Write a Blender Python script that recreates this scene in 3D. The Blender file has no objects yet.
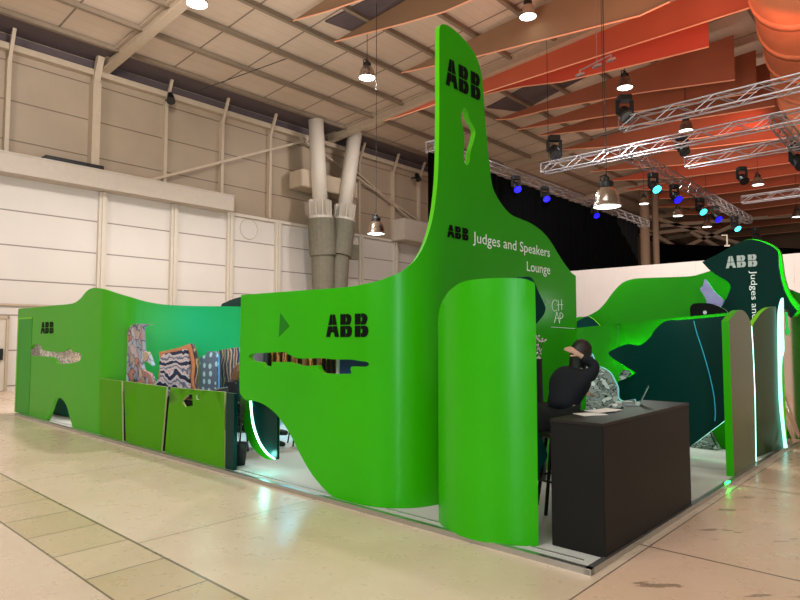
import bpy, bmesh, math, random
from mathutils import Vector, Matrix
from mathutils.geometry import delaunay_2d_cdt
random.seed(7)
scn = bpy.context.scene
COL = scn.collection
PI = math.pi

# ------------------------------------------------------------------ camera
F = 610.0; HZ = 37.0; CZ = 1.65
TH = math.atan(HZ / F)
cam = bpy.data.objects.new('camera', bpy.data.cameras.new('camera'))
COL.objects.link(cam)
cam.location = (0, 0, CZ)
cam.rotation_euler = (PI / 2 + TH, 0, 0)
cam.data.sensor_width = 36; cam.data.lens = F / 800 * 36
cam.data.clip_end = 300
scn.camera = cam

def ray(px, py):
    x = (px - 400) / F; y = (300 - py) / F
    return Vector((x, math.cos(TH) - y * math.sin(TH), math.sin(TH) + y * math.cos(TH)))
def FL(px, py, z=0.0):
    d = ray(px, py); t = (z - CZ) / d.z
    return Vector((d.x * t, d.y * t, z))
def AT(px, py, Y):
    d = ray(px, py); t = Y / d.y
    return Vector((d.x * t, Y, CZ + d.z * t))
# stand axes: U runs along the long front edge to the left, V along the right edge away
AN = math.atan(666 / 611 and 611 / 666)
U = Vector((-math.cos(AN), math.sin(AN))); V = Vector((math.sin(AN), math.cos(AN)))
C0 = FL(589, 574).xy
def W(u, v, z=0.0):
    p = C0 + U * u + V * v
    return Vector((p.x, p.y, z))
def UV(p):
    d = Vector((p[0], p[1])) - C0
    return d.dot(U), d.dot(V)
def PU(px, py, u):            # ray meets the vertical plane U = u -> (v, z)
    d = ray(px, py); t = (u + C0.dot(U)) / Vector((d.x, d.y)).dot(U)
    return UV((d.x * t, d.y * t))[1], CZ + d.z * t
def PV(px, py, v):
    d = ray(px, py); t = (v + C0.dot(V)) / Vector((d.x, d.y)).dot(V)
    return UV((d.x * t, d.y * t))[0], CZ + d.z * t

# ------------------------------------------------------------------ materials
def lin(c):
    return tuple(((x / 255) / 12.92 if x / 255 <= .04045 else ((x / 255 + .055) / 1.055) ** 2.4) for x in c) + (1,)
def mat(name, c, rough=.6, metal=0, noise=.0, nscale=6, emit=None, es=0, spec=.5, bump=0, coat=0, c2=None):
    m = bpy.data.materials.new(name); m.use_nodes = True
    nt = m.node_tree; b = nt.nodes['Principled BSDF']
    b.inputs['Roughness'].default_value = rough; b.inputs['Metallic'].default_value = metal
    b.inputs['Specular IOR Level'].default_value = spec
    if coat: b.inputs['Coat Weight'].default_value = coat; b.inputs['Coat Roughness'].default_value = .1
    L = lin(c)
    b.inputs['Base Color'].default_value = L
    if noise or c2:
        tc = nt.nodes.new('ShaderNodeTexCoord'); n = nt.nodes.new('ShaderNodeTexNoise')
        n.inputs['Scale'].default_value = nscale; n.inputs['Detail'].default_value = 5
        mx = nt.nodes.new('ShaderNodeMix'); mx.data_type = 'RGBA'
        nt.links.new(tc.outputs['Object'], n.inputs['Vector'])
        nt.links.new(n.outputs['Fac'], mx.inputs[0])
        if c2: A, B = L, lin(c2)
        else:
            A = tuple(x * (1 - noise) for x in L[:3]) + (1,); B = tuple(min(1, x * (1 + noise)) for x in L[:3]) + (1,)
        mx.inputs[6].default_value = A; mx.inputs[7].default_value = B
        nt.links.new(mx.outputs[2], b.inputs['Base Color'])
        if bump:
            bp = nt.nodes.new('ShaderNodeBump'); bp.inputs['Strength'].default_value = bump; bp.inputs['Distance'].default_value = .02
            nt.links.new(n.outputs['Fac'], bp.inputs['Height']); nt.links.new(bp.outputs[0], b.inputs['Normal'])
    if emit:
        b.inputs['Emission Color'].default_value = lin(emit); b.inputs['Emission Strength'].default_value = es
    return m
class NB:                                        # small node-graph builder
    def __init__(s, m): s.nt = m.node_tree; s.b = s.nt.nodes['Principled BSDF']
    def n(s, t, **k):
        x = s.nt.nodes.new(t)
        for a, v in k.items(): setattr(x, a, v)
        return x
    def l(s, a, b): s.nt.links.new(a, b)
    def m(s, op, a, b=None, c=None):
        x = s.n('ShaderNodeMath', operation=op)
        for i, v in enumerate((a, b, c)):
            if v is None: continue
            if isinstance(v, (int, float)): x.inputs[i].default_value = v
            else: s.l(v, x.inputs[i])
        return x.outputs[0]
    def mix(s, f, a, b, mode='MIX'):
        x = s.n('ShaderNodeMix', data_type='RGBA', blend_type=mode)
        for i, v in ((0, f), (6, a), (7, b)):
            if isinstance(v, (int, float)): x.inputs[i].default_value = v
            elif isinstance(v, tuple): x.inputs[i].default_value = v
            else: s.l(v, x.inputs[i])
        return x.outputs[2]
    def uv(s):                                   # position in stand axes
        g = s.n('ShaderNodeNewGeometry'); sp = s.n('ShaderNodeSeparateXYZ'); s.l(g.outputs['Position'], sp.inputs[0])
        x, y, z = sp.outputs
        dx = s.m('SUBTRACT', x, C0.x); dy = s.m('SUBTRACT', y, C0.y)
        u = s.m('ADD', s.m('MULTIPLY', dx, U.x), s.m('MULTIPLY', dy, U.y))
        v = s.m('ADD', s.m('MULTIPLY', dx, V.x), s.m('MULTIPLY', dy, V.y))
        return u, v, z, g.outputs['Position']
    def line(s, c, period, off, w):              # 1 on the joint line
        f = s.m('FRACT', s.m('ADD', s.m('DIVIDE', s.m('SUBTRACT', c, off), period), 100.5))
        return s.m('LESS_THAN', s.m('MULTIPLY', s.m('ABSOLUTE', s.m('SUBTRACT', f, .5)), period), w)
    def noise(s, vec, scale, detail=4, rough=.5):
        n = s.n('ShaderNodeTexNoise'); n.inputs['Scale'].default_value = scale; n.inputs['Detail'].default_value = detail
        n.inputs['Roughness'].default_value = rough; s.l(vec, n.inputs['Vector']); return n.outputs['Fac']
    def ramp(s, fac, stops):
        r = s.n('ShaderNodeValToRGB'); s.l(fac, r.inputs[0])
        e = r.color_ramp.elements
        while len(e) < len(stops): e.new(.5)
        for i, (p, c) in enumerate(stops): e[i].position = p; e[i].color = c
        return r.outputs[0]

def m_floor():
    m = mat('polished_concrete', (196, 178, 150), .25); k = NB(m)
    u, v, z, P = k.uv()
    n1 = k.noise(P, .45, 6, .6); n2 = k.noise(P, 5, 6, .7); n3 = k.noise(P, 30, 3, .6)
    base = k.ramp(n1, [(.3, lin((206, 182, 156))), (.5, lin((222, 200, 176))), (.7, lin((230, 210, 192)))])
    base = k.mix(k.m('MULTIPLY', n2, .3), base, lin((190, 164, 140)))
    # service duct strip of yellowish tiles
    strip = k.m('MULTIPLY', k.m('LESS_THAN', v, -1.85), k.m('GREATER_THAN', v, -2.42))
    cell = k.m('FLOOR', k.m('DIVIDE', u, .62)); wn = k.n('ShaderNodeTexWhiteNoise', noise_dimensions='1D'); k.l(cell, wn.inputs['W'])
    tile = k.mix(wn.outputs['Value'], lin((196, 176, 140)), lin((168, 150, 98)))
    base = k.mix(k.m('MULTIPLY', strip, .55), base, tile)
    # pinkish outer floor
    base = k.mix(k.m('MULTIPLY', k.m('LESS_THAN', u, -.1), .55), base, lin((226, 184, 156)))
    base = k.mix(k.m('MULTIPLY', k.m('LESS_THAN', v, -2.42), .4), base, lin((205, 182, 165)))
    # scuffs
    mp = k.n('ShaderNodeMapping'); mp.inputs['Rotation'].default_value = (0, 0, -AN); mp.inputs['Scale'].default_value = (1.2, 5, 1)
    k.l(P, mp.inputs[0])
    sc = k.noise(mp.outputs[0], 1.1, 5, .62)
    scm = k.m('MULTIPLY', k.m('GREATER_THAN', sc, .615), k.m('LESS_THAN', u, -.2))
    base = k.mix(k.m('MULTIPLY', scm, .6), base, lin((96, 78, 62)))
    spk = k.m('GREATER_THAN', k.noise(P, 14, 2), .74)
    base = k.mix(k.m('MULTIPLY', spk, .2), base, lin((120, 100, 80)))
    j1 = k.line(u, 3.05, -.1, .006)
    j1 = k.m('MULTIPLY', j1, k.m('GREATER_THAN', v, -1.85))
    j2 = k.line(v, 2.7, .85, .011)
    j3 = k.line(v, 400, -2.42, .008)
    j4 = k.m('MULTIPLY', k.line(u, .62, 0, .007), strip)
    j = k.m('MAXIMUM', k.m('MAXIMUM', j1, j2), k.m('MAXIMUM', j3, j4))
    base = k.mix(k.m('MULTIPLY', j, .8), base, lin((72, 58, 46)))
    k.l(base, k.b.inputs['Base Color'])
    k.l(k.m('ADD', k.m('MULTIPLY', n2, .25), .17), k.b.inputs['Roughness'])
    bp = k.n('ShaderNodeBump'); bp.inputs['Strength'].default_value = .22; bp.inputs['Distance'].default_value = .008
    k.l(k.m('SUBTRACT', n2, k.m('MULTIPLY', j, 1.2)), bp.inputs['Height']); k.l(bp.outputs[0], k.b.inputs['Normal'])
    return m
def m_wall(name, c1, c2, dz, dv, zoff, voff=0, dark=(95, 82, 70)):
    m = mat(name, c1, .6); k = NB(m); u, v, z, P = k.uv()
    n = k.noise(P, .8, 5, .6)
    base = k.mix(n, lin(c1), lin(c2))
    j = k.line(z, dz, zoff, .022)
    base = k.mix(k.m('MULTIPLY', j, .75), base, lin(dark))
    if dv:
        j2 = k.line(v, dv, voff, .02); base = k.mix(k.m('MULTIPLY', j2, .4), base, lin(dark))
    k.l(base, k.b.inputs['Base Color']); return m
def m_ceil():
    m = mat('roof_panels', (170, 145, 118), .7); k = NB(m); u, v, z, P = k.uv()
    n = k.noise(P, .5, 5, .6)
    base = k.mix(n, lin((206, 184, 164)), lin((180, 158, 138)))
    j = k.line(v, 1.9, .4, .03); j2 = k.line(u, .437, 19.6, .006)
    base = k.mix(k.m('MULTIPLY', j, .75), base, lin((70, 56, 44)))
    base = k.mix(k.m('MULTIPLY', j2, .35), base, lin((110, 90, 72)))
    k.l(base, k.b.inputs['Base Color']); return m
def m_green(name, c, rough=.38, grad=None, coat=0, spec=.25):
    m = mat(name, c, rough, coat=coat, spec=spec); k = NB(m); u, v, z, P = k.uv()
    n = k.noise(P, 1.2, 3)
    c2 = tuple(int(x * .9) for x in c)
    base = k.mix(n, lin(c), lin(c2))
    k.l(base, k.b.inputs['Base Color'])
    n2 = k.noise(P, 60, 2); bp = k.n('ShaderNodeBump'); bp.inputs['Strength'].default_value = .03
    k.l(n2, bp.inputs['Height']); k.l(bp.outputs[0], k.b.inputs['Normal'])
    return m
def m_rock(name, cols, scale=9, line=(40, 40, 50), dist=.6, rough=.6, stretch=(1, 1, 1)):
    m = mat(name, cols[0], rough); k = NB(m)
    tc = k.n('ShaderNodeTexCoord'); mp = k.n('ShaderNodeMapping'); mp.inputs['Scale'].default_value = stretch
    k.l(tc.outputs['Object'], mp.inputs[0])
    ns = k.n('ShaderNodeTexNoise'); ns.inputs['Scale'].default_value = scale * .5; k.l(mp.outputs[0], ns.inputs['Vector'])
    ad = k.n('ShaderNodeMixRGB'); ad.blend_type = 'ADD'; ad.inputs[0].default_value = dist
    k.l(mp.outputs[0], ad.inputs[1]); k.l(ns.outputs['Color'], ad.inputs[2])
    vo = k.n('ShaderNodeTexVoronoi'); vo.inputs['Scale'].default_value = scale; k.l(ad.outputs[0], vo.inputs['Vector'])
    ve = k.n('ShaderNodeTexVoronoi', feature='DISTANCE_TO_EDGE'); ve.inputs['Scale'].default_value = scale; k.l(ad.outputs[0], ve.inputs['Vector'])
    sp = k.n('ShaderNodeSeparateColor'); k.l(vo.outputs['Color'], sp.inputs[0])
    N = len(cols)
    r = k.ramp(sp.outputs[0], [((i) / N, lin(c)) for i, c in enumerate(cols)])
    e = k.m('LESS_THAN', ve.outputs[0], .045)
    base = k.mix(e, r, lin(line)); k.l(base, k.b.inputs['Base Color']); return m
def m_wave(name, stops, scale=4, dist=8, direction='Z', rough=.6, bands='BANDS'):
    m = mat(name, (128, 128, 128), rough); k = NB(m)
    tc = k.n('ShaderNodeTexCoord'); w = k.n('ShaderNodeTexWave', wave_type=bands)
    w.bands_direction = direction
    w.inputs['Scale'].default_value = scale; w.inputs['Distortion'].default_value = dist; w.inputs['Detail'].default_value = 3
    w.inputs['Detail Scale'].default_value = 1.6
    k.l(tc.outputs['Object'], w.inputs['Vector'])
    k.l(k.ramp(w.outputs['Fac'], [(p, lin(c)) for p, c in stops]), k.b.inputs['Base Color']); return m

def m_teal_glow():                                    # green laminate with the interior's teal LED glow painted in along v
    m = mat('green_laminate_teal_glow', (66, 160, 26), .42, spec=.25); k = NB(m); u, v, z, P = k.uv()
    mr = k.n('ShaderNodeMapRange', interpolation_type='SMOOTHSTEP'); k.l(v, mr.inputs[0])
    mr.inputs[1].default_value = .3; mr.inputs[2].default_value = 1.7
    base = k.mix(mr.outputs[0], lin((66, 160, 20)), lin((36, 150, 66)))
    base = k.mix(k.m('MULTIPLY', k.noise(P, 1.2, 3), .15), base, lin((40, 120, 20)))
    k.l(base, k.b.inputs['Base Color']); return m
def m_drops():
    m = mat('printed_drops', (86, 90, 114), .6); k = NB(m); tc = k.n('ShaderNodeTexCoord')
    vo = k.n('ShaderNodeTexVoronoi'); vo.inputs['Scale'].default_value = 7; vo.inputs['Randomness'].default_value = .45
    k.l(tc.outputs['Object'], vo.inputs['Vector'])
    k.l(k.mix(k.m('LESS_THAN', vo.outputs['Distance'], .34), lin((108, 112, 138)), lin((192, 216, 232))), k.b.inputs['Base Color']); return m
M = dict(
 floor=m_floor(),
 lowwall=m_wall('white_wall_panels', (206, 196, 188), (196, 186, 178), 1.085, 0, .155),
 upwall=m_wall('beige_wall_panels', (164, 144, 122), (146, 126, 106), 1.25, 0, .3, dark=(92, 70, 52)),
 endwall=m_wall('brown_end_wall', (120, 96, 74), (98, 78, 60), 1.6, 4, 0, dark=(60, 46, 34)),
 ceil=m_ceil(),
 box=mat('grey_painted_beam', (178, 164, 150), .5, noise=.08),
 steel=mat('beige_painted_steel', (176, 156, 134), .5, noise=.1),
 steelw=mat('white_painted_steel', (196, 184, 170), .5, noise=.06),
 purlin=mat('purlin_steel', (128, 110, 92), .5, noise=.15),
 concrete=mat('column_concrete', (110, 104, 88), .85, noise=.25, nscale=8, bump=.3),
 carpet=mat('light_grey_carpet', (188, 188, 182), .9, noise=.08, nscale=40),
 alu=mat('aluminium_trim', (190, 188, 186), .3, metal=.9, noise=.05),
 truss=mat('truss_aluminium', (165, 162, 166), .35, metal=.7, noise=.05),
 green=m_green('lime_green_laminate', (50, 176, 0), .28),
 greenL=m_green('olive_green_laminate', (66, 160, 26), .42),
 greenB=m_green('deep_green_laminate', (30, 132, 0), .5, spec=.12),
 fence=m_green('fence_green_laminate', (78, 150, 10), .5, spec=.12), edge=mat('pale_cut_edge', (196, 200, 140), .6, noise=.05),
 greenI=m_green('inner_green_laminate', (34, 150, 6), .45),
 olive=m_green('glossy_olive_panel', (92, 104, 52), .3),
 olived=m_green('dark_olive_panel', (44, 84, 24), .4),
 lime=m_green('bright_lime_edge', (120, 205, 25), .4),
 rim=m_green('green_panel_edge', (90, 200, 20), .4),
 dark=m_green('dark_teal_laminate', (0, 50, 45), .3, spec=.15),
 darkE=m_green('dark_teal_board', (0, 48, 43), .5, spec=.08),
 black=mat('black_vinyl', (8, 10, 9), .6, noise=.1, spec=.1),
 blackm=mat('black_plastic', (16, 16, 17), .45, noise=.1),
 curtain=mat('black_curtain', (4, 4, 5), .95, noise=.2, nscale=3, spec=.05),
 counter=mat('dark_brown_laminate', (15, 14, 13), .5, noise=.1, spec=.25),
 countertop=mat('counter_top_laminate', (36, 31, 28), .42, noise=.1, spec=.25),
 white=mat('white_lettering', (236, 238, 232), .5, noise=.02, emit=(236, 238, 232), es=.15),
 grey=mat('silver_lettering', (190, 196, 194), .45, noise=.05),
 backdrop=m_wall('white_partition', (226, 210, 202), (214, 198, 190), 50, 0, 20, dark=(190, 176, 168)),
 fabricr=mat('brick_red_fabric', (178, 84, 56), .85, noise=.12, nscale=.6),
 fabric=mat('terracotta_fabric', (150, 86, 60), .85, noise=.12, nscale=.6),
 fabric2=mat('brown_fabric', (138, 104, 76), .85, noise=.12, nscale=.6),
 fabric3=mat('red_fabric', (200, 78, 54), .85, noise=.12, nscale=.6),
 hem=mat('pale_hem', (235, 165, 130), .8, noise=.05),
 duct=mat('orange_duct', (222, 130, 90), .6, noise=.12, nscale=1.2),
 vent_shade=mat('dark_opening_or_shade', (84, 70, 72), .8, noise=.2),
 lamp_al=mat('spun_aluminium', (190, 178, 168), .22, metal=.95, noise=.06),
 lamp_glow=mat('lamp_glow', (240, 255, 248), .4, emit=(238, 255, 246), es=5, noise=.02),
 lamp_hot=mat('lamp_glow_hot', (255, 255, 250), .4, emit=(255, 252, 244), es=22, noise=.02),
 led=mat('led_white_cyan', (220, 255, 250), .4, emit=(170, 255, 236), es=4, noise=.02),
 ledw=mat('led_soft_white', (220, 255, 250), .4, emit=(150, 255, 236), es=1.9, noise=.02),
 ledg=mat('led_green', (40, 255, 90), .4, emit=(20, 255, 60), es=22, noise=.02),
 sheen_teal=mat('painted_teal_sheen', (30, 130, 150), .4, emit=(40, 150, 175), es=.55, noise=.02),
 blue=mat('blue_lens', (20, 20, 255), .3, emit=(20, 16, 255), es=3, noise=.02),
 cyan=mat('cyan_lens', (60, 240, 240), .3, emit=(60, 235, 235), es=3, noise=.02),
 skin=mat('skin', (206, 160, 136), .5, noise=.06),
 hair=mat('dark_hair', (26, 16, 14), .5, noise=.3, nscale=40),
 blond=mat('light_brown_hair', (112, 80, 52), .5, noise=.3, nscale=40),
 navy=mat('navy_jacket', (9, 11, 24), .85, noise=.25, nscale=12, bump=.2),
 darkcl=mat('black_clothes', (12, 12, 13), .85, noise=.25, nscale=14, bump=.2),
 shoe=mat('black_shoe_leather', (16, 15, 15), .4, noise=.1),
 paper=mat('white_paper', (236, 228, 224), .7, noise=.03),
 laptop=mat('silver_laptop', (150, 150, 148), .35, metal=.7, noise=.04),
 screen=mat('laptop_screen', (22, 24, 28), .2, noise=.1),
 keys=mat('keyboard', (30, 30, 32), .5, noise=.4, nscale=60),
 pot=mat('black_plant_pot', (22, 24, 26), .5, noise=.1),
 leaf=mat('dry_leaves', (70, 60, 48), .7, noise=.3),
 pink=mat('pale_blossom', (214, 190, 196), .7, noise=.1),
 teal=m_green('teal_interior_board', (20, 120, 120), .45),
 purple=mat('purple_print', (128, 84, 176), .5, c2=(176, 190, 226), nscale=5),
 mirror=mat('brushed_mirror_panel', (226, 206, 188), .14, metal=.9, noise=.1, nscale=2),
 print1=m_rock('printed_rocks', [(150, 152, 172), (186, 118, 96), (186, 192, 208), (120, 124, 146), (196, 164, 132), (160, 166, 186)], 6.5, (84, 82, 104), .5),
 print2=m_wave('printed_brush_strokes', [(0, (28, 36, 70)), (.25, (28, 36, 70)), (.32, (214, 214, 226)), (.55, (190, 196, 214)), (.68, (206, 128, 96)), (.8, (226, 220, 222)), (1, (90, 100, 130))], 1.7, 7),
 print3=m_drops(),
 print4=m_wave('printed_knit', [(0, (62, 66, 90)), (.3, (190, 130, 100)), (.5, (222, 190, 150)), (.7, (120, 96, 96)), (1, (60, 60, 80))], 2.2, 4, 'X'),
 print5=m_rock('printed_stones', [(122, 132, 128), (168, 180, 176), (84, 94, 92), (196, 206, 204), (104, 112, 108), (214, 224, 222)], 9, (16, 22, 22), .5, stretch=(1, 1, 1.9)),
 print6=m_rock('printed_pink_stones', [(236, 206, 196), (250, 236, 230), (216, 178, 168), (150, 130, 126), (236, 206, 176)], 7, (110, 90, 86), .6),
 bar=m_wave('lit_shelves', [(0, (30, 16, 8)), (.4, (70, 40, 18)), (.62, (120, 74, 28)), (.8, (236, 180, 90)), (1, (60, 34, 20))], 3.2, 3, 'X'),
 bluep=mat('blue_board', (52, 74, 128), .5, noise=.15),
)
n6 = NB(M['print6']); n6.b.inputs['Emission Color'].default_value = lin((240, 205, 195)); n6.b.inputs['Emission Strength'].default_value = .18  # glow put into the print, which gets little light
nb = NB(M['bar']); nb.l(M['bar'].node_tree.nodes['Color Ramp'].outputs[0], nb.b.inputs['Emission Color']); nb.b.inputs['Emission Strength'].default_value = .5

# ------------------------------------------------------------------ object helpers
ORG = {}
def tag(o, label=None, cat=None, group=None, kind=None):
    if label: o['label'] = label
    if cat: o['category'] = cat
    if group: o['group'] = group
    if kind: o['kind'] = kind
    return o
def thing(name, loc, label, cat, group=None):
    o = bpy.data.objects.new(name, None); COL.objects.link(o); o.location = loc; o.empty_display_size = .1
    ORG[o.name] = Vector(loc); return tag(o, label, cat, group)
def obj(name, bm, mats, parent=None, loc=None, smooth=False):
    """bm is in world coordinates; becomes a mesh object (child of parent, or its own thing with origin at loc)"""
    if not isinstance(mats, (list, tuple)): mats = [mats]
    if parent is not None: og = ORG[parent.name]
    elif loc is not None: og = Vector(loc)
    else:
        vs = [v.co for v in bm.verts]
        og = Vector((sum(v.x for v in vs) / len(vs), sum(v.y for v in vs) / len(vs), min(v.z for v in vs)))
    for v in bm.verts: v.co -= og
    me = bpy.data.meshes.new(name); 
    if smooth:
        for f in bm.faces: f.smooth = True
    bm.to_mesh(me); bm.free()
    for m in mats: me.materials.append(m)
    o = bpy.data.objects.new(name, me); COL.objects.link(o)
    ORG[o.name] = og
    if parent is not None: o.parent = parent
    else: o.location = og
    return o
def struct(name, bm, m, **k):
    o = obj(name, bm, m, **k); o['kind'] = 'structure'; return o
def add_box(bm, c, ax, ay, az):
    """c centre, half-extent vectors"""
    c, ax, ay, az = Vector(c), Vector(ax), Vector(ay), Vector(az)
    vs = [bm.verts.new(c + ax * i + ay * j + az * k) for i in (-1, 1) for j in (-1, 1) for k in (-1, 1)]
    for q in ((0, 1, 3, 2), (4, 6, 7, 5), (0, 4, 5, 1), (2, 3, 7, 6), (0, 2, 6, 4), (1, 5, 7, 3)):
        bm.faces.new([vs[i] for i in q])
    return vs
U3 = Vector((U.x, U.y, 0)); V3 = Vector((V.x, V.y, 0)); Z3 = Vector((0, 0, 1))
def uvbox(bm, u0, u1, v0, v1, z0, z1, bev=0):
    b2 = bmesh.new()
    add_box(b2, W((u0 + u1) / 2, (v0 + v1) / 2, (z0 + z1) / 2), U3 * (u1 - u0) / 2, V3 * (v1 - v0) / 2, Z3 * (z1 - z0) / 2)
    if bev: bmesh.ops.bevel(b2, geom=b2.edges[:], offset=bev, segments=2, affect='EDGES')
    merge(bm, b2)
def merge(bm, b2):
    t = bpy.data.meshes.new('t'); b2.to_mesh(t); b2.free(); bm.from_mesh(t); bpy.data.meshes.remove(t)
def add_bar(bm, a, b, w, h=None, up=Z3):
    a, b = Vector(a), Vector(b); h = h or w; d = (b - a); L = d.length; d.normalize()
    s = d.cross(up)
    if s.length < 1e-3: s = d.cross(Vector((1, 0, 0)))
    s.normalize(); n = s.cross(d)
    add_box(bm, (a + b) / 2, d * L / 2, s * w / 2, n * h / 2)
def add_tube(bm, pts, r, seg=8, cap=True):
    """r a number or list; tube along polyline"""
    pts = [Vector(p) for p in pts]; rs = r if isinstance(r, (list, tuple)) else [r] * len(pts)
    rings = []; ref = None
    for i, p in enumerate(pts):
        d = (pts[min(i + 1, len(pts) - 1)] - pts[max(i - 1, 0)]).normalized()
        if ref is None:
            ref = d.orthogonal().normalized()
        else:
            ref = (ref - d * ref.dot(d)); ref = ref.normalized() if ref.length > 1e-5 else d.orthogonal().normalized()
        o = d.cross(ref)
        rings.append([bm.verts.new(p + (ref * math.cos(t) + o * math.sin(t)) * rs[i]) for t in [2 * PI * k / seg for k in range(seg)]])
    for a, b in zip(rings, rings[1:]):
        for k in range(seg): bm.faces.new((a[k], a[(k + 1) % seg], b[(k + 1) % seg], b[k]))
    if cap:
        bm.faces.new(rings[0][::-1]); bm.faces.new(rings[-1])
def add_lathe(bm, c, prof, seg=24, cap=False):
    c = Vector(c); rings = []
    for r, z in prof: rings.append([bm.verts.new(c + Vector((r * math.cos(2 * PI * k / seg), r * math.sin(2 * PI * k / seg), z))) for k in range(seg)])
    for a, b in zip(rings, rings[1:]):
        for k in range(seg): bm.faces.new((a[k], a[(k + 1) % seg], b[(k + 1) % seg], b[k]))
    if cap: bm.faces.new(rings[0][::-1]); bm.faces.new(rings[-1])
def BM(): return bmesh.new()

# ------------------------------------------------------------------ curved sheets
class Path:
    def __init__(s, pts):
        s.p = [Vector((p[0], p[1])) for p in pts]; s.L = [0]
        for a, b in zip(s.p, s.p[1:]): s.L.append(s.L[-1] + (b - a).length)
    def at(s, t):
        i = 0
        while i < len(s.L) - 2 and t > s.L[i + 1]: i += 1
        a, b = s.p[i], s.p[i + 1]; k = (t - s.L[i]) / (s.L[i + 1] - s.L[i])
        d = (b - a).normalized()
        # smooth the direction between segment middles
        def sd(j): return (s.p[j + 1] - s.p[j]).normalized()
        n = len(s.p) - 1
        if k >= .5: j = min(i + 1, n - 1); w = min((k - .5), .5)
        else: j = max(i - 1, 0); w = max(min(.5 - k, .5), 0)
        l1 = s.L[i + 1] - s.L[i]
        if l1 < .35: d = (sd(i) * (1 - w) + sd(j) * w).normalized()
        return a + (b - a) * k, Vector((-d.y, d.x))
    def pt(s, t, z, off=0):
        p, n = s.at(t); p = p + n * off
        return Vector((p.x, p.y, z))
    def px(s, px, py, last=False):
        d = ray(px, py); D = Vector((d.x, d.y)); best = None; n = len(s.p) - 1
        for i in range(n):
            a, b = s.p[i], s.p[i + 1]; e = b - a
            det = D.x * (-e.y) + e.x * D.y
            if abs(det) < 1e-9: continue
            t = (a.x * (-e.y) + e.x * a.y) / det; k = (D.x * a.y - D.y * a.x) / det
            lo = -50 if i == 0 else -1e-6; hi = 50 if i == n - 1 else 1 + 1e-6
            if t > 0 and lo <= k <= hi:
                c = (t, s.L[i] + k * e.length)
                out = (0 if 0 <= k <= 1 else 1)
                if best is None or (out, -t if last else t) < best[0]: best = ((out, -t if last else t), c)
        t, S = best[1]
        return (S, CZ + d.z * t)
def arcpath(start, corner_c, r, a0, a1, end, n=14):
    """uv path: straight, arc, straight"""
    pts = [start] + [(corner_c[0] + r * math.cos(a0 + (a1 - a0) * i / n), corner_c[1] + r * math.sin(a0 + (a1 - a0) * i / n)) for i in range(n + 1)] + [end]
    return Path([W(*p).xy for p in pts])
def uvpath(pts): return Path([W(*p).xy for p in pts])
def cr(pts, closed=True, n=6):
    """Catmull-Rom through pts; a point given as (x, y, 1) is a hard corner"""
    P = [Vector((p[0], p[1])) for p in pts]; H = [len(p) > 2 for p in pts]; N = len(P); out = []
    for i in range(N if closed else N - 1):
        a, b = P[i], P[(i + 1) % N]
        p0 = P[i - 1] if (closed or i > 0) and not H[i] else a - (b - a) * .0001
        p3 = P[(i + 2) % N] if (closed or i + 2 < N) and not H[(i + 1) % N] else b + (b - a) * .0001
        if H[i]: m0 = (b - a)
        else: m0 = (b - p0) / 2
        if H[(i + 1) % N]: m1 = (b - a)
        else: m1 = (p3 - a) / 2
        ln = (b - a).length
        m0 = m0.normalized() * min(m0.length, ln) if m0.length > 0 else m0
        m1 = m1.normalized() * min(m1.length, ln) if m1.length > 0 else m1
        if H[i] and H[(i + 1) % N]: out.append(a); continue
        for k in range(n):
            t = k / n
            out.append(a * (2 * t**3 - 3 * t**2 + 1) + m0 * (t**3 - 2 * t**2 + t) + b * (-2 * t**3 + 3 * t**2) + m1 * (t**3 - t**2))
    if not closed: out.append(P[-1])
    return out
def inside(p, loop):
    c = False; j = len(loop) - 1
    for i in range(len(loop)):
        a, b = loop[i], loop[j]
        if (a.y > p.y) != (b.y > p.y) and p.x < (b.x - a.x) * (p.y - a.y) / (b.y - a.y) + a.x: c = not c
        j = i
    return c
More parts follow.
